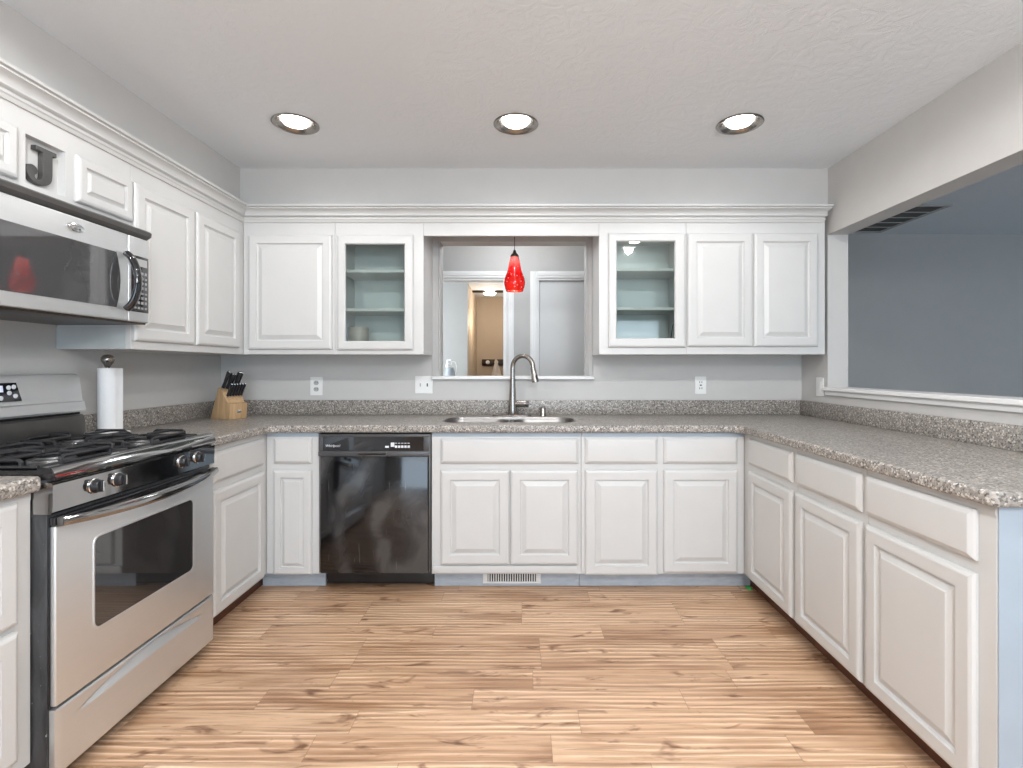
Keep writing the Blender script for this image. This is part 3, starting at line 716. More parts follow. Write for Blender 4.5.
ag = MB().lathe([(0.021, CT + 0.0006), (0.021, CT + 0.005), (0.0185, CT + 0.008), (0.0185, CT + 0.050), (0.015, CT + 0.057), (0.0005, CT + 0.058)], 0.128, 3.262, 24, cap0=True, cap1=True)
recenter(tag(obj('air_gap', ag, M['nickel']), 'short chrome air gap cap on the worktop right of the faucet', 'cap'))

# ------------------------------------------------------------------ dishwasher
dw = thing('dishwasher', (-0.80, 3.05, 0), 'black built-in dishwasher with smeared door, left of the sink cabinet', 'dishwasher')
X0, X1 = -1.102, -0.500
obj('tub', MB().box(X0 + 0.001, X1 - 0.001, FB + 0.006, 3.34, 0.118, 0.868), M['black_plastic'], dw, sm=0)
obj('door', MB().box(X0 + 0.012, X1 - 0.012, FB - 0.030, FB + 0.004, 0.118, 0.748, 0.004), M['dw_door'], dw)
obj('edge_trim', MB().box(X0 + 0.001, X0 + 0.010, FB - 0.016, FB + 0.004, 0.118, 0.866, 0.001), M['dark_metal'], dw)
obj('edge_trim', MB().box(X1 - 0.010, X1 - 0.001, FB - 0.016, FB + 0.004, 0.118, 0.866, 0.001), M['dark_metal'], dw)
# control panel: frame with a recessed strip and a lip that carries the latch
cp = MB()
YP0 = FB - 0.040
cp.box(X0 + 0.004, X1 - 0.004, YP0, FB + 0.002, 0.748, 0.776, 0.004)
cp.box(X0 + 0.004, X1 - 0.004, YP0 + 0.006, FB + 0.002, 0.852, 0.866, 0.003)
cp.box(X0 + 0.004, X0 + 0.026, YP0 + 0.006, FB + 0.002, 0.776, 0.852, 0.002).box(X1 - 0.034, X1 - 0.004, YP0 + 0.006, FB + 0.002, 0.776, 0.852, 0.002)
obj('control_frame', cp, M['charcoal'], dw)
pn = obj('control_panel', MB().box(X0 + 0.026, X1 - 0.034, YP0 + 0.014, FB + 0.001, 0.776, 0.852), M['black_gloss'], dw, sm=0)
for i in range(2): obj('button', MB().box(-0.742 + i * 0.030, -0.722 + i * 0.030, YP0 + 0.0125, YP0 + 0.0138, 0.793 + 0.005 * i, 0.803 + 0.018 * i, 0.0005), M['white_print'], pn, 'pale grey cycle button')
for i in range(5):
    obj('button', MB().box(-0.690 + i * 0.017, -0.677 + i * 0.017, YP0 + 0.0125, YP0 + 0.0138, 0.792, 0.805, 0.0005), M['white_print'], pn, 'pale grey cycle button')
    obj('indicator', MB().box(-0.690 + i * 0.017, -0.678 + i * 0.017, YP0 + 0.0125, YP0 + 0.0138, 0.816, 0.819, 0.0003), M['white_print'], pn)
text_mesh('brand_lettering', 'Whirlpool', 0.019, on_back(-1.025, YP0 + 0.0134, 0.803), M['white_print'], pn, 0.25)
lt = MB(); lx = -0.800
lt.loft([[(lx - 0.075, YP0 - 0.0005, 0.769), (lx + 0.066, YP0 - 0.0005, 0.769), (lx + 0.066, YP0 - 0.0005, 0.757), (lx - 0.088, YP0 - 0.0005, 0.757)],
         [(lx - 0.075, YP0 - 0.012, 0.772), (lx + 0.066, YP0 - 0.012, 0.772), (lx + 0.066, YP0 - 0.012, 0.768), (lx - 0.080, YP0 - 0.012, 0.768)]])
lt.box(lx - 0.085, lx + 0.070, YP0 - 0.010, YP0 - 0.0005, 0.750, 0.755, 0.002).box(lx + 0.066, lx + 0.071, YP0 - 0.010, YP0 - 0.0005, 0.755, 0.772, 0.001)
obj('latch_handle', lt, M['dark_metal'], dw, 'dark metallic latch lip')
obj('toe_panel', MB().box(X0 + 0.006, X1 + 0.0, FB + 0.085, FB + 0.098, 0.018, 0.1175, 0.003), M['black_plastic'], dw)

# ------------------------------------------------------------------ register in the toe kick
vg = thing('floor_register', (-0.062, 2.855, 0.02), 'white slotted register set in the toe kick below the sink cabinet', 'vent')
fv = MB(); VY = FB + 0.089
fv.box(-0.225, 0.100, VY - 0.008, VY - 0.0005, 0.016, 0.026, 0.002).box(-0.225, 0.100, VY - 0.008, VY - 0.0005, 0.070, 0.080, 0.002)
fv.box(-0.225, -0.198, VY - 0.008, VY - 0.0005, 0.026, 0.070, 0.002).box(0.072, 0.100, VY - 0.008, VY - 0.0005, 0.026, 0.070, 0.002)
obj('frame', fv, M['plastic_white'], vg)
lv = MB()
for i in range(20): lv.box(-0.194 + i * 0.0134, -0.188 + i * 0.0134, VY - 0.007, VY - 0.002, 0.026, 0.070)
obj('louver', lv, M['plastic_white'], vg, sm=0)
obj('backing', MB().box(-0.198, 0.072, VY - 0.0018, VY - 0.0006, 0.026, 0.070), M['slot'], vg, 'dark gap behind the slots', sm=0)

# ------------------------------------------------------------------ range
RY0, RY1, RX = 1.452, 2.208, -1.336                 # near end, far end, front of the doors
RB = -1.985
rg = thing('range', ((RB + RX) / 2, (RY0 + RY1) / 2, 0), 'freestanding stainless steel gas range with black cooktop on the left wall', 'range')
obj('body', MB().box(RB, -1.356, RY0, RY1, 0.045, 0.905, 0.003), M['range_side'], rg)
for a in (RY0 + 0.06, RY1 - 0.06):
    for b in (-1.42, -1.92): obj('foot', MB().lathe([(0.020, 0.001), (0.020, 0.012), (0.010, 0.016), (0.010, 0.046)], b, a, 14, cap0=True, cap1=True), M['black_plastic'], rg)
# cooktop slab with sloped glossy front band
f2 = lambda p, t: (p[0], RY0 - 0.002 if t == 0 else RY1 + 0.002, p[1])
obj('cooktop', MB().prism([(-1.905, 0.906), (-1.352, 0.906), (-1.334, 0.902), (-1.331, 0.908), (-1.340, 0.930), (-1.352, 0.940), (-1.368, 0.941), (-1.385, 0.932), (-1.86, 0.930), (-1.89, 0.934), (-1.905, 0.934)], f2), M['black_gloss'], rg, sm=30)
obj('front_band', MB().prism([(-1.3525, 0.9035), (-1.333, 0.9025), (-1.3298, 0.908), (-1.3385, 0.931), (-1.345, 0.937), (-1.3515, 0.936)], lambda p, t: (p[0], RY0 + 0.001 if t == 0 else RY1 - 0.001, p[1])), M['black_mirror'], rg, 'polished black band along the cooktop front', sm=30)
pf = obj('knob_panel', MB().prism([(-1.400, 0.806), (-1.343, 0.806), (-1.338, 0.812), (-1.336, 0.890), (-1.342, 0.896), (-1.400, 0.896)], f2), M['black_mirror'], rg, sm=30)
for i, (ky, kz) in enumerate(((1.590, 0.856), (1.682, 0.856), (1.998, 0.856), (2.094, 0.856))):
    mk = Matrix.Translation((-1.3365, ky, kz)) @ Matrix.Rotation(PI / 2, 4, 'Y')
    kb = obj('knob', MB().lathe([(0.023, 0.0002), (0.023, 0.004), (0.0195, 0.007), (0.0185, 0.018), (0.0165, 0.021), (0.0005, 0.0215)], 0, 0, 24, cap0=True, cap1=True, m=mk)
             .box(-1.3365 + 0.018, -1.3365 + 0.029, ky - 0.0045, ky + 0.0045, kz - 0.018, kz + 0.018, 0.003), M['black_plastic'], rg)
    obj('knob_ring', MB().lathe([(0.0245, 0.0001), (0.0245, 0.003), (0.0225, 0.0045), (0.0225, 0.0001)], 0, 0, 28, m=mk), M['chrome'], kb, 'chrome ring around the knob')
    obj('grip_face', MB().box(-1.3365 + 0.0292, -1.3365 + 0.0298, ky - 0.0022, ky + 0.0022, kz - 0.015, kz + 0.015), M['chrome'], kb, 'chrome line on the knob')
# oven door
od = obj('oven_door', MB().box(-1.354, RX, RY0 + 0.006, RY1 - 0.004, 0.252, 0.770, 0.005, 3), M['steel'], rg)
obj('door_side', MB().box(-1.356, -1.353, RY0 + 0.002, RY1 - 0.002, 0.250, 0.795, 0.001), M['black'], od)
wcy, wcz = (1.592 + 2.058) / 2, (0.415 + 0.690) / 2
shape2d('door_window', [rrect(0, 0, 0.236, 0.142, 0.022)], 0.002, 0.001, on_left(RX + 0.0004, wcy, wcz), M['dark_glass'], od)
shape2d('window_border', [rrect(0, 0, 0.241, 0.147, 0.026), rrect(0, 0, 0.2355, 0.1415, 0.0215)[::-1]], 0.0024, 0.001, on_left(RX + 0.0006, wcy, wcz), M['steel'], od)
obj('door_cap', MB().box(-1.354, RX + 0.001, RY0 + 0.004, RY1 - 0.002, 0.7705, 0.796, 0.004), M['black_gloss'], od)
# bowed handle bar with end brackets
hp = []
for i in range(25):
    q = -1 + 2 * i / 24
    hp.append((RX + 0.016 + 0.040 * (1 - q * q) ** 0.8, (RY0 + RY1) / 2 + q * 0.368, 0.783 - 0.010 * (1 - q * q)))
obj('door_handle', MB().tube(hp, [0.013 + 0.004 * (1 - (-1 + 2 * i / 24) ** 2) for i in range(25)], 14, 0.62), M['black_mirror'], od)
for a in (RY0 + 0.006, RY1 - 0.034): obj('handle_bracket', MB().box(RX + 0.0015, RX + 0.020, a, a + 0.022, 0.770, 0.796, 0.004), M['dark_metal'], od)
# storage drawer with a scooped grip
dm = MB(); NU, NV = 64, 40; uy0, uy1, dz0, dz1 = RY0 + 0.006, RY1 - 0.004, 0.052, 0.243
grid = []
for i in range(NU + 1):
    rowv = []
    for j in range(NV + 1):
        y_ = uy0 + (uy1 - uy0) * i / NU; z_ = dz0 + (dz1 - dz0) * j / NV
        q = (y_ - (uy0 + uy1) / 2) / 0.305; d_ = 0.0
        if abs(q) < 1:
            top = 0.192 + 0.036 * (1 - q * q); h_ = 0.004 + 0.030 * (1 - q * q); s_ = (top - z_) / h_
            if 0 <= s_ <= 1: d_ = -0.020 * (1 - s_) * min(1, 3 * (1 - abs(q)))
            elif -0.25 < s_ < 0: d_ = -0.020 * (1 + s_ / 0.25) * min(1, 3 * (1 - abs(q)))
        e_ = min(i, NU - i, 1) * min(j, NV - j, 1)
        rowv.append(dm.bm.verts.new((RX + d_ - (0 if e_ else 0.003), y_, z_)))
    grid.append(rowv)
for i in range(NU):
    for j in range(NV): dm.bm.faces.new((grid[i][j], grid[i + 1][j], grid[i + 1][j + 1], grid[i][j + 1]))
dm.box(-1.355, RX - 0.021, uy0, uy1, dz0, dz1)
for (a, b) in ((0, 1), (NU, NU - 1)):
    dm.bm.faces.new([grid[a][0], grid[a][NV], dm.bm.verts.new((RX - 0.021, uy0 if a == 0 else uy1, dz1)), dm.bm.verts.new((RX - 0.021, uy0 if a == 0 else uy1, dz0))])
for j, z_ in ((0, dz0), (NV, dz1)):
    dm.bm.faces.new([grid[i][j] for i in range(NU + 1)] + [dm.bm.verts.new((RX - 0.021, uy1, z_)), dm.bm.verts.new((RX - 0.021, uy0, z_))])
obj('storage_drawer', dm, M['steel'], rg, sm=35)
# burners and grates
BX, BY = (-1.515, -1.765), (1.640, 2.020)
for bx_ in BX:
    for by_ in BY:
        bn = obj('burner', MB().lathe([(0.062, 0.9305), (0.060, 0.934), (0.045, 0.936), (0.043, 0.941), (0.0005, 0.942)], bx_, by_, 26, cap0=True, cap1=True), M['burner_bowl'], rg)
        obj('burner_cap', MB().lathe([(0.040, 0.9422), (0.041, 0.946), (0.036, 0.949), (0.0005, 0.9495)], bx_, by_, 26, cap0=True, cap1=True), M['black'], bn)
        g = MB(); hxg, hyg, zt = 0.113, 0.165, 0.956
        def bar(p, q, r=0.0062): g.tube([p, q], r, 8)
        cs_ = [(bx_ + a * hxg, by_ + b * hyg) for a, b in ((-1, -1), (1, -1), (1, 1), (-1, 1))]
        # square outer hoop on short legs that fold down at the corners
        lowz = 0.9360
        for i in range(4):
            (ax, ay), (cx_, cy_) = cs_[i], cs_[(i + 1) % 4]
            mx_, my_ = (ax + cx_) / 2, (ay + cy_) / 2
            bar((ax, ay, lowz), (cx_, cy_, lowz), 0.0055)
            vx, vy = (cx_ - ax) * 0.28, (cy_ - ay) * 0.28
            g.tube([(mx_ - vx, my_ - vy, lowz), (mx_ - vx, my_ - vy, zt - 0.005), (mx_ - vx * 0.9, my_ - vy * 0.9, zt), (mx_ + vx * 0.9, my_ + vy * 0.9, zt), (mx_ + vx, my_ + vy, zt - 0.005), (mx_ + vx, my_ + vy, lowz)], 0.0060, 8)
            ix, iy = bx_ + (mx_ - bx_) * 0.24, by_ + (my_ - by_) * 0.24
            g.tube([(mx_, my_, zt), (ix, iy, zt), (ix, iy, zt - 0.004)], [0.0062, 0.0055, 0.0045], 8)
        obj('grate', g, M['iron'], rg)
# back guard with clock and burner riser
gy0, gy1 = RY0 + 0.002, RY1 - 0.002
fg = lambda p, t: (p[0], gy0 if t == 0 else gy1, p[1])
obj('riser', MB().prism([(RB, 0.906), (-1.907, 0.906), (-1.893, 0.955), (-1.897, 1.016), (-1.905, 1.024), (RB, 1.024)], fg), M['dark_metal'], rg, sm=30)
bg_ = obj('backguard', MB().prism([(RB, 1.036), (-1.893, 1.036), (-1.889, 1.044), (-1.897, 1.078), (-1.905, 1.083), (-1.918, 1.180), (-1.926, 1.193), (-1.938, 1.198), (RB, 1.198)], fg), M['steel'], rg, sm=30)
obj('guard_gap', MB().box(RB, -1.915, gy0 + 0.002, gy1 - 0.002, 1.0245, 1.0358), M['slot'], rg, sm=0)
fm = lambda y_, z_, w_: Vector((-1.905 - (z_ - 1.083) * (0.013 / 0.097) + w_, y_, z_))
pnl = MB().loft([[fm(1.70, 1.098, 0.0), fm(1.938, 1.098, 0.0), fm(1.924, 1.168, 0.0), fm(1.712, 1.168, 0.0)], [fm(1.70, 1.098, 0.004), fm(1.938, 1.098, 0.004), fm(1.924, 1.168, 0.004), fm(1.712, 1.168, 0.004)]])
cl = obj('clock_panel', pnl, M['black_gloss'], bg_)
obj('clock_display', MB().loft([[fm(1.80, 1.134, 0.0035), fm(1.872, 1.134, 0.0035), fm(1.872, 1.158, 0.0035), fm(1.80, 1.158, 0.0035)], [fm(1.80, 1.134, 0.0045), fm(1.872, 1.134, 0.0045), fm(1.872, 1.158, 0.0045), fm(1.80, 1.158, 0.0045)]]), M['display'], cl, 'blue lit clock display')
for a, b in ((1.893, 1.150), (1.912, 1.152), (1.893, 1.130), (1.914, 1.118), (1.86, 1.112), (1.83, 1.112), (1.79, 1.112), (1.76, 1.150), (1.73, 1.150), (1.76, 1.118), (1.73, 1.118)):
    mt = Matrix.Translation(fm(a, b, 0.0038)) @ Matrix.Rotation(PI / 2, 4, 'Y')
    obj('button', MB().lathe([(0.0085, 0), (0.0085, 0.0018), (0.006, 0.0026), (0.0005, 0.0026)], 0, 0, 14, cap0=True, cap1=True, m=mt), M['white_print'], cl, 'pale round control button')
mt = Matrix.Translation((-1.893, 1.80, 1.060)) @ Matrix.Rotation(PI / 2, 4, 'Y') @ Matrix.Diagonal((0.45, 1, 1, 1))
obj('badge', MB().lathe([(0.030, 0), (0.030, 0.003), (0.026, 0.005), (0.0005, 0.0055)], 0, 0, 28, cap0=True, cap1=True, m=mt), M['chrome'], bg_)

# ------------------------------------------------------------------ microwave
MX, MY0, MY1, MZ0, MZ1 = -1.600, 1.4125, 2.182, 1.412, 1.804
mw = thing('microwave', ((XL + MX) / 2, (MY0 + MY1) / 2, MZ0), 'stainless steel over-the-range microwave hung below the short wall cabinet', 'microwave')
obj('case', MB().box(XL + 0.002, MX - 0.036, MY0, MY1, MZ0 + 0.010, MZ1 - 0.001, 0.002), M['dark_metal'], mw)
obj('base_pan', MB().box(XL + 0.01, MX - 0.010, MY0 + 0.004, MY1 - 0.004, MZ0 - 0.006, MZ0 + 0.0095, 0.004), M['bronze'], mw)
fmw = lambda p, t: (p[0], MY0 if t == 0 else MY1, p[1])
gm = obj('top_grille', MB().prism([(MX - 0.034, 1.766), (MX - 0.012, 1.766), (MX + 0.010, 1.780), (MX + 0.012, 1.796), (MX + 0.004, 1.803), (MX - 0.034, 1.803)], fmw), M['dark_metal'], mw, sm=30)
md = obj('oven_door', MB().box(MX - 0.034, MX, MY0, 2.068, MZ0 + 0.002, 1.765, 0.006, 3), M['steel'], mw)
win = [(1.455, 1.462), (2.005, 1.462)] + [(2.005 + 0.020 * math.sin(PI * i / 12), 1.462 + 0.218 * i / 12) for i in range(1, 12)] + [(2.005, 1.680), (1.455, 1.680)]
shape2d('door_window', [[(a - 1.75, b - 1.57) for a, b in win]], 0.002, 0.0008, on_left(MX + 0.0006, 1.75, 1.57), M['oven_glass'], md)
hpts = []
for i in range(17):
    q = -1 + 2 * i / 16
    hpts.append((MX + 0.010 + 0.042 * (1 - q * q) ** 0.7, 2.046 + 0.006 * (1 - q * q), 1.572 + q * 0.112))
obj('door_handle', MB().tube(hpts, [0.017 if 1 < i < 15 else 0.018 for i in range(17)], 14, 0.7, up0=(0, 1, 0)), M['black_gloss'], md)
cpm = obj('control_panel', MB().box(MX - 0.034, MX, 2.070, MY1, MZ0 + 0.002, 1.765, 0.005, 3), M['steel'], mw)
kp = obj('keypad', MB().box(MX - 0.001, MX + 0.003, 2.082, 2.176, 1.455, 1.688, 0.002), M['black_gloss'], cpm)
for r_ in range(8):
    for c_ in range(4): obj('button', MB().box(MX + 0.0028, MX + 0.0042, 2.094 + c_ * 0.0195, 2.106 + c_ * 0.0195, 1.468 + r_ * 0.0205, 1.476 + r_ * 0.0205 + (0.003 if r_ % 3 else 0), 0.0004), M['dim_print'], kp, 'pale grey keypad button')
obj('display', MB().box(MX + 0.0028, MX + 0.0040, 2.094, 2.166, 1.646, 1.676), M['grey_slot'], kp, 'dim grey display window', sm=0)
mt = Matrix.Translation((MX + 0.0002, 1.822, 1.725)) @ Matrix.Rotation(PI / 2, 4, 'Y') @ Matrix.Diagonal((0.42, 1, 1, 1))
obj('badge', MB().lathe([(0.036, 0), (0.036, 0.003), (0.031, 0.005), (0.0005, 0.006)], 0, 0, 30, cap0=True, cap1=True, m=mt), M['chrome'], md)

# ------------------------------------------------------------------ paper towels
px_, py_ = -1.893, 2.325
ph = thing('paper_towel_holder', (px_, py_, CT), 'upright paper towel holder with pale round base and ball knob, beside the range', 'paper towel holder')
obj('base', MB().lathe([(0.083, CT + 0.0006), (0.085, CT + 0.006), (0.083, CT + 0.015), (0.076, CT + 0.019), (0.0005, CT + 0.019)], px_, py_, 40, cap0=True, cap1=True), M['plastic_white'], ph)
obj('rod', MB().lathe([(0.008, CT + 0.019), (0.008, 1.228)], px_, py_, 14, cap0=True, cap1=True), M['nickel'], ph)
obj('knob', MB().lathe([(0.009, 1.226), (0.011, 1.230), (0.015, 1.238), (0.022, 1.248), (0.026, 1.259), (0.025, 1.270), (0.018, 1.280), (0.008, 1.2845), (0.0005, 1.285)], px_, py_, 26, cap0=True, cap1=True), M['nickel'], ph)
rl = MB(); spiral = []
n_ = 60; RP = 0.0375
for i in range(n_): a = 2 * PI * i / n_; spiral.append((RP * math.cos(a), RP * math.sin(a)))
z0, z1 = CT + 0.0196, 1.222
inner = [(0.019 * math.cos(2 * PI * i / n_), 0.019 * math.sin(2 * PI * i / n_)) for i in range(n_)]
P3 = lambda lp, z: [(px_ + a, py_ + b, z) for a, b in lp]
rl.loft([P3(inner, z0), P3(spiral, z0), P3(spiral, z1), P3(inner, z1), P3(inner, z0)], False, False)
bmesh.ops.remove_doubles(rl.bm, verts=rl.bm.verts, dist=1e-6)
# the loose outer sheet that stands off the roll at its right side
sheet = [(RP * 1.01 * math.cos(math.radians(a)), RP * 1.01 * math.sin(math.radians(a))) for a in range(-60, 13, 9)] + [(0.0395, 0.022), (0.0405, 0.034)]
outer = [(a * 1.03, b * 1.03) for a, b in sheet]
rl.loft([P3(sheet + outer[::-1], z0 + 0.001), P3(sheet + outer[::-1], z1 - 0.001)])
recenter(tag(obj('paper_towel_roll', rl, M['paper']), 'white roll of paper towels standing on the upright holder beside the range', 'paper towels'))

# ------------------------------------------------------------------ knife block
ka = math.radians(-22); kc = Vector((-1.790, 3.110, CT))
fwd = Vector((math.cos(ka), math.sin(ka), 0)); lat = Vector((-math.sin(ka), math.cos(ka), 0))
KP = lambda f, l, z: kc + fwd * f + lat * l + Vector((0, 0, z))
blk = [(-0.090, 0.0008), (0.075, 0.0008), (0.082, 0.094), (0.052, 0.100), (0.020, 0.160), (-0.022, 0.192)]
kbk = thing('knife_block', kc, 'slanted pale wooden knife block in the left back corner of the worktop', 'knife block')
mb = MB().prism(blk, lambda p, t: KP(p[0], -0.058 if t == 0 else 0.058, p[1]))
bmesh.ops.bevel(mb.bm, geom=mb.bm.edges[:], offset=0.003, segments=2, profile=0.5, affect='EDGES')
obj('block', mb, M['block_wood'], kbk)
nrm = Vector((fwd.x, fwd.y, 0.07)).normalized()
mt = place(KP(0.0795, 0.0, 0.047), -lat, Vector((0, 0, 1)), fwd) @ Matrix.Diagonal((1, 0.62, 1, 1))
obj('badge', MB().lathe([(0.017, -0.003), (0.017, 0.0028), (0.013, 0.0040), (0.0005, 0.0040)], 0, 0, 24, cap0=True, cap1=True, m=mt), M['chrome'], kbk)
kd = (fwd * 0.46 + Vector((0, 0, 0.89))).normalized()
def knife(base, ln, r, label):
    t = thing('kitchen_knife', base, label, 'knife', 'black-handled knives in the block')
    c = 0.9
    obj('handle', MB().tube([base + kd * 0.012, base + kd * 0.016, base + kd * ln * 0.35, base + kd * ln * 0.7, base + kd * (ln - 0.010), base + kd * ln], [r * 0.95, r, r * 0.88, r * 1.02, r * 1.1, r * 0.8], 12, 0.62, up0=tuple(fwd)), M['black_plastic'], t)
    obj('bolster', MB().tube([base + kd * 0.0015, base + kd * 0.012], [r * 0.8, r * 0.98], 12, 0.62, up0=tuple(fwd)), M['chrome'], t, 'bright steel bolster')
    obj('end_cap', MB().tube([base + kd * ln, base + kd * (ln + 0.003)], [r * 0.85, r * 0.7], 12, 0.62, up0=tuple(fwd)), M['chrome'], t, 'steel end cap')
    return t
words = ['leftmost', 'second from left', 'middle', 'second from right', 'rightmost']
for i in range(5):
    l = 0.044 - i * 0.022
    knife(KP(-0.002 + 0.006 * (i % 2), -l, 0.1785 - 0.0046 * (i % 2)), 0.122 - 0.008 * (i % 3), 0.0135, f'{words[i]} of the five long black knife handles in the block top row')
words = ['leftmost', 'second from left', 'third from left', 'third from right', 'second from right', 'rightmost']
for i in range(6):
    l = 0.046 - i * 0.0184
    knife(KP(0.036, -l, 0.131), 0.092, 0.0092, f'{words[i]} of the six slim black knife handles in the block lower row')

# ------------------------------------------------------------------ outlets and switch
def plate(name, mat4, w_, h, label, cat):
    o_ = mat4.translation
    t = thing(name, o_, label, cat)
    shape2d('cover_plate', [rrect(0, 0, w_ / 2, h / 2, 0.005, 4)], 0.003, 0.0015, mat4 @ Matrix.Translation((0, 0, 0.0036)), M['plastic_white'], t)
    return t
def bit(name, t, mat4, u, v, w_, h, mat, r=None, lab=None, th=0.0006):
    return shape2d(name, [rrect(u, v, w_ / 2, h / 2, r or min(w_, h) * 0.3, 4)], th, 0.0, mat4 @ Matrix.Translation((0, 0, 0.0068)), mat, t, label=lab, sm=0)
m4 = on_back(-1.368, YB, 1.102); t = plate('wall_outlet', m4, 0.080, 0.122, 'white double outlet on the back wall between knife block and light switch', 'outlet')
for v in (0.021, -0.021):
    f_ = bit('socket', t, m4, 0, v, 0.034, 0.029, M['grey_slot'], 0.0135, 'grey socket face')
    for u in (-0.007, 0.007): bit('slot', f_, m4, u, v + 0.003, 0.003, 0.010, M['slot'], th=0.0010)
m4 = on_back(-0.656, YB, 1.110); t = plate('light_switch', m4, 0.116, 0.116, 'white double light switch plate on the back wall left of the faucet', 'switch')
for u in (-0.023, 0.023): bit('toggle', t, m4, u, 0, 0.008, 0.022, M['slot'] if u > 0 else M['grey_slot'], th=0.0016)
m4 = on_back(1.176, YB, 1.108); t = plate('wall_outlet', m4, 0.074, 0.116, 'white outlet with square face on the back wall, right of the window', 'outlet')
f_ = bit('socket', t, m4, 0, 0, 0.036, 0.070, M['plastic_white'], 0.004)
for v in (0.020, -0.020):
    for u in (-0.007, 0.007): bit('slot', f_, m4, u, v, 0.004, 0.012, M['slot'], th=0.0012)
bit('reset_button', f_, m4, 0, 0.0, 0.014, 0.008, M['slot'], th=0.0012)
m4 = on_right(XR, 3.165, 1.105); t = plate('light_switch', m4, 0.074, 0.118, 'white switch plate on the right wall beside the long sill', 'switch')
bit('rocker', t, m4, 0, 0, 0.034, 0.068, M['plastic_white'], 0.003, th=0.0016)

# ------------------------------------------------------------------ recessed ceiling lights
def point(name, loc, power, col, r):
    l = bpy.data.lights.new(name, 'POINT'); l.energy = power; l.color = col; l.shadow_soft_size = r
    o = bpy.data.objects.new(name, l); COL.objects.link(o); o.location = loc; return o
def spot(name, loc, power, col, r):
    l = bpy.data.lights.new(name, 'SPOT'); l.energy = power; l.color = col; l.shadow_soft_size = r
    l.spot_size = math.radians(164 if loc[1] > 2 else 176); l.spot_blend = 0.6 if loc[1] > 2 else 0.2
    o = bpy.data.objects.new(name, l); COL.objects.link(o); o.location = loc; return o
can_label = ['recessed ceiling light left of the other two, nearest the left wall', 'recessed ceiling light in the middle, straight above the sink', 'recessed ceiling light nearest the opening in the right wall',
             'assumed recessed ceiling light above the viewer, toward the range', 'assumed recessed ceiling light straight above the viewer', 'assumed recessed ceiling light above the viewer, toward the right wall']
def make_can():
    x, y = CANS[0]
    t = thing('recessed_light', (x, y, ZC), can_label[0], 'light', 'recessed ceiling lights')
    obj('trim_ring', MB().lathe([(0.097, ZC + 0.006), (0.110, ZC - 0.0012), (0.111, ZC - 0.005), (0.106, ZC - 0.008), (0.098, ZC - 0.006), (0.088, ZC + 0.004), (0.074, ZC + 0.022), (0.066, ZC + 0.040)], x, y, 44), M['nickel'], t, 'grey metal reflector ring')
    obj('bulb', MB().lathe([(0.060, ZC + 0.040), (0.060, ZC + 0.016), (0.056, ZC + 0.000), (0.040, ZC - 0.007), (0.0005, ZC - 0.010)], x, y, 32, cap0=True, cap1=True), M['bulb'], t, 'glowing white bulb face')
    obj('housing', MB().lathe([(0.0005, ZC + 0.10), (0.066, ZC + 0.10), (0.066, ZC + 0.041)], x, y, 24, cap0=True), M['dark_metal'], t)
    return t
can = make_can()
for i, (x, y) in enumerate(CANS):
    if i:
        c = can.copy(); COL.objects.link(c); c.location = (x, y, ZC); c['label'] = can_label[i]
        for ch in list(can.children):
            d = ch.copy(); COL.objects.link(d); d.parent = c
    spot('recessed_light_bulb', (x, y, ZC - 0.016), CAN_POWER if y > 2 else 6.5 * CAN_POWER, CAN_COLOR, 0.035)

# ------------------------------------------------------------------ pendant over the sink
qx, qy = -0.053, 3.20
pz = 1.703
pd = thing('pendant_light', (qx, qy, pz), 'red glass pendant lamp hanging in the window opening above the faucet', 'light')
pr = [(a_, b_ * 0.915) for a_, b_ in [(0.0530, 0.0), (0.0595, 0.020), (0.0655, 0.045), (0.0665, 0.062), (0.0630, 0.085), (0.0530, 0.115), (0.0430, 0.145), (0.0365, 0.180), (0.0305, 0.215), (0.0230, 0.240)]]
sh = MB().lathe([(r, pz + h) for r, h in pr] + [(r - 0.004, pz + h) for r, h in pr[::-1]], qx, qy, 40)
sh_o = obj('lamp_shade', sh, M['red_glass'], pd, 'red speckled glass shade', sm=60)
obj('shade_cap', MB().lathe([(0.026, pz + 0.215), (0.027, pz + 0.221), (0.020, pz + 0.233), (0.012, pz + 0.239), (0.0085, pz + 0.256), (0.004, pz + 0.260)], qx, qy, 24, cap0=True, cap1=True), M['bronze'], pd, 'dark bronze cap')
obj('cord', MB().tube([(qx, qy, pz + 0.258), (qx, qy, 2.108)], 0.0022, 8), M['bronze'], pd)
obj('ceiling_canopy', MB().lathe([(0.010, 2.098), (0.040, 2.104), (0.050, 2.112), (0.050, 2.1198)], qx, qy, 28, cap0=True, cap1=True), M['bronze'], pd)
obj('bulb', MB().lathe([(0.0005, pz + 0.012), (0.018, pz + 0.016), (0.026, pz + 0.035), (0.026, pz + 0.055), (0.016, pz + 0.090), (0.012, pz + 0.12), (0.012, pz + 0.20)], qx, qy, 24, cap0=True, cap1=True), M['warm_bulb'], pd, 'glowing bulb inside the shade')
point('pendant_bulb', (qx, qy, pz + 0.10), 2.2, (1.0, 0.84, 0.70), 0.02)

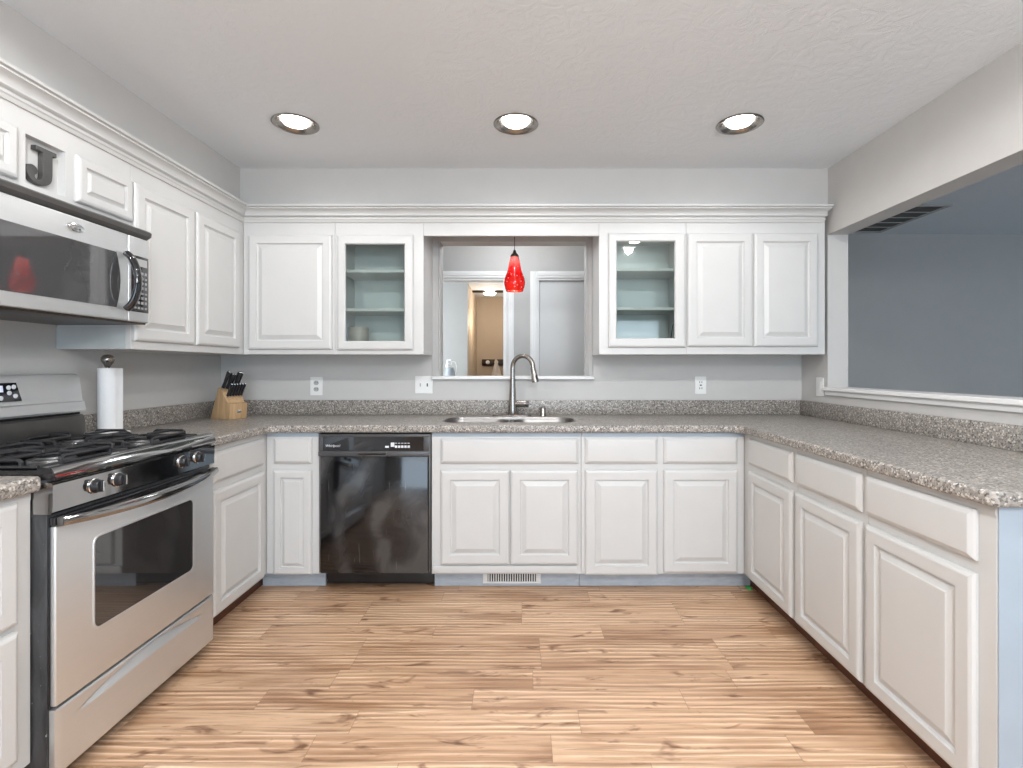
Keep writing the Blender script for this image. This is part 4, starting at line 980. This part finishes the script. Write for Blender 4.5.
# ------------------------------------------------------------------ living room ceiling vent
vn = thing('ceiling_vent', (2.85, 4.08, ZC), 'grey ceiling vent grille in the room seen through the right opening', 'vent')
va = MB(); vx0, vx1, vy0, vy1 = 2.30, 3.17, 3.76, 4.52
va.box(vx0, vx1, vy0, vy0 + 0.03, ZC - 0.012, ZC - 0.0005, 0.003).box(vx0, vx1, vy1 - 0.03, vy1, ZC - 0.012, ZC - 0.0005, 0.003)
va.box(vx0, vx0 + 0.03, vy0 + 0.03, vy1 - 0.03, ZC - 0.012, ZC - 0.0005, 0.003).box(vx1 - 0.03, vx1, vy0 + 0.03, vy1 - 0.03, ZC - 0.012, ZC - 0.0005, 0.003)
obj('frame', va, M['wall_hall'], vn)
sl = MB()
for i in range(4): sl.box(vx0 + 0.03, vx1 - 0.03, vy0 + 0.17 + i * 0.14, vy0 + 0.176 + i * 0.14, ZC - 0.011, ZC - 0.002)
obj('divider', sl, M['wall_hall'], vn, sm=0)
fl = plain('furnace_filter', (0.115, 0.11, 0.10), 0.8, 0.5, 90, 0.2)
obj('filter', MB().box(vx0 + 0.03, vx1 - 0.03, vy0 + 0.03, vy1 - 0.03, ZC - 0.005, ZC - 0.001), fl, vn, 'dusty grey filter behind the grille', sm=0)

# ------------------------------------------------------------------ things in the rooms behind
hl = thing('hall_light', (-0.50, 8.0, ZC), 'lit ceiling light on a dark bar in the beige corridor beyond the doorway', 'light')
obj('bar', MB().box(-0.86 + 0.02, -0.16, 7.95, 8.05, ZC - 0.03, ZC - 0.001, 0.004), M['bronze'], hl)
obj('bulb', MB().lathe([(0.08, ZC - 0.031), (0.095, ZC - 0.042), (0.075, ZC - 0.065), (0.0005, ZC - 0.075)], -0.52, 8.0, 30, cap0=True, cap1=True), M['bulb'], hl, 'glowing white globe')
point('hall_light_bulb', (-0.52, 7.8, ZC - 0.50), 8, (1.0, 0.86, 0.70), 0.05)
rk = thing('hook_rack', (-0.50, 8.69, 1.24), 'dark wall rack with a round white knob in the beige corridor', 'rack')
obj('board', MB().box(-0.70, -0.27, 8.675, 8.7005, 1.255, 1.365, 0.004), M['bronze'], rk)
for hx_ in (-0.60, -0.455):
    mk = Matrix.Translation((hx_, 8.675, 1.315)) @ Matrix.Rotation(PI / 2, 4, 'X')
    obj('hook', MB().lathe([(0.034, 0.0002), (0.034, 0.006), (0.015, 0.012), (0.014, 0.04), (0.022, 0.045), (0.022, 0.055), (0.0005, 0.057)], 0, 0, 20, cap0=True, cap1=True, m=mk), M['plastic_white'], rk, 'white round peg')
tw = MB(); tl = []
for z, hw in ((0.72, 0.11), (0.90, 0.105), (1.08, 0.085), (1.20, 0.055), (1.29, 0.028), (1.345, 0.022), (1.36, 0.012)):
    tl.append([(-0.455 + hw * math.cos(a) * (1 + 0.12 * math.cos(5 * a)), 8.600 + (0.016 + 0.006 * math.cos(5 * a)) * math.sin(a), z) for a in [2 * PI * i / 40 for i in range(40)]])
recenter(tag(obj('hanging_towel', tw.loft(tl), M['cloth']), 'pale towel hanging from the dark wall rack in the corridor', 'towel'))
# added low cabinet (hidden below the sill) carrying the jug seen through the doorway
lc = thing('added_low_cabinet', (-1.45, 7.05, 0), 'added low white cabinet against the far room wall, carrying the grey jug', 'cabinet')
obj('body', MB().box(-1.90, -0.95, 6.86, 7.246, 0.06, 1.00, 0.004), M['trim'], lc)
for a, b in ((-1.89, -1.43), (-1.42, -0.96)): obj('door', MB().box(a, b, 6.842, 6.859, 0.08, 0.985, 0.003), M['trim'], lc)
jg = thing('jug', (-1.00, 7.0, 1.0005), 'blue-grey jug with white spout against the pale wall beyond the doorway', 'jug')
jx, jy = -1.005, 7.02
obj('body', MB().lathe([(0.075, 1.0006), (0.078, 1.02), (0.072, 1.12), (0.055, 1.215), (0.040, 1.225)], jx, jy, 28, cap0=True, cap1=True), M['blue_grey'], jg)
obj('spout', MB().lathe([(0.030, 1.2255), (0.030, 1.27), (0.016, 1.285), (0.016, 1.33), (0.0005, 1.335)], jx - 0.03, jy, 20, cap0=True, cap1=True).tube([(jx - 0.03, jy, 1.325), (jx + 0.01, jy - 0.01, 1.328), (jx + 0.02, jy - 0.01, 1.312)], 0.012, 10), M['plastic_white'], jg, 'white spout')
obj('handle', MB().tube([(jx + 0.005, jy, 1.235), (jx + 0.03, jy, 1.31), (jx + 0.075, jy, 1.30), (jx + 0.095, jy, 1.24), (jx + 0.085, jy, 1.16), (jx + 0.070, jy, 1.13)], 0.006, 10), M['plastic_white'], jg, 'white handle loop')

# scrap on the floor at the foot of the right-hand cabinets
gs = MB().box(1.236, 1.256, 2.815, 2.837, 0.0008, 0.014, 0.004).box(1.246, 1.264, 2.807, 2.819, 0.0008, 0.010, 0.003)
recenter(tag(obj('plastic_scrap', gs, M['green']), 'tiny bright green scrap on the floor at the back corner of the right cabinets', 'scrap'))
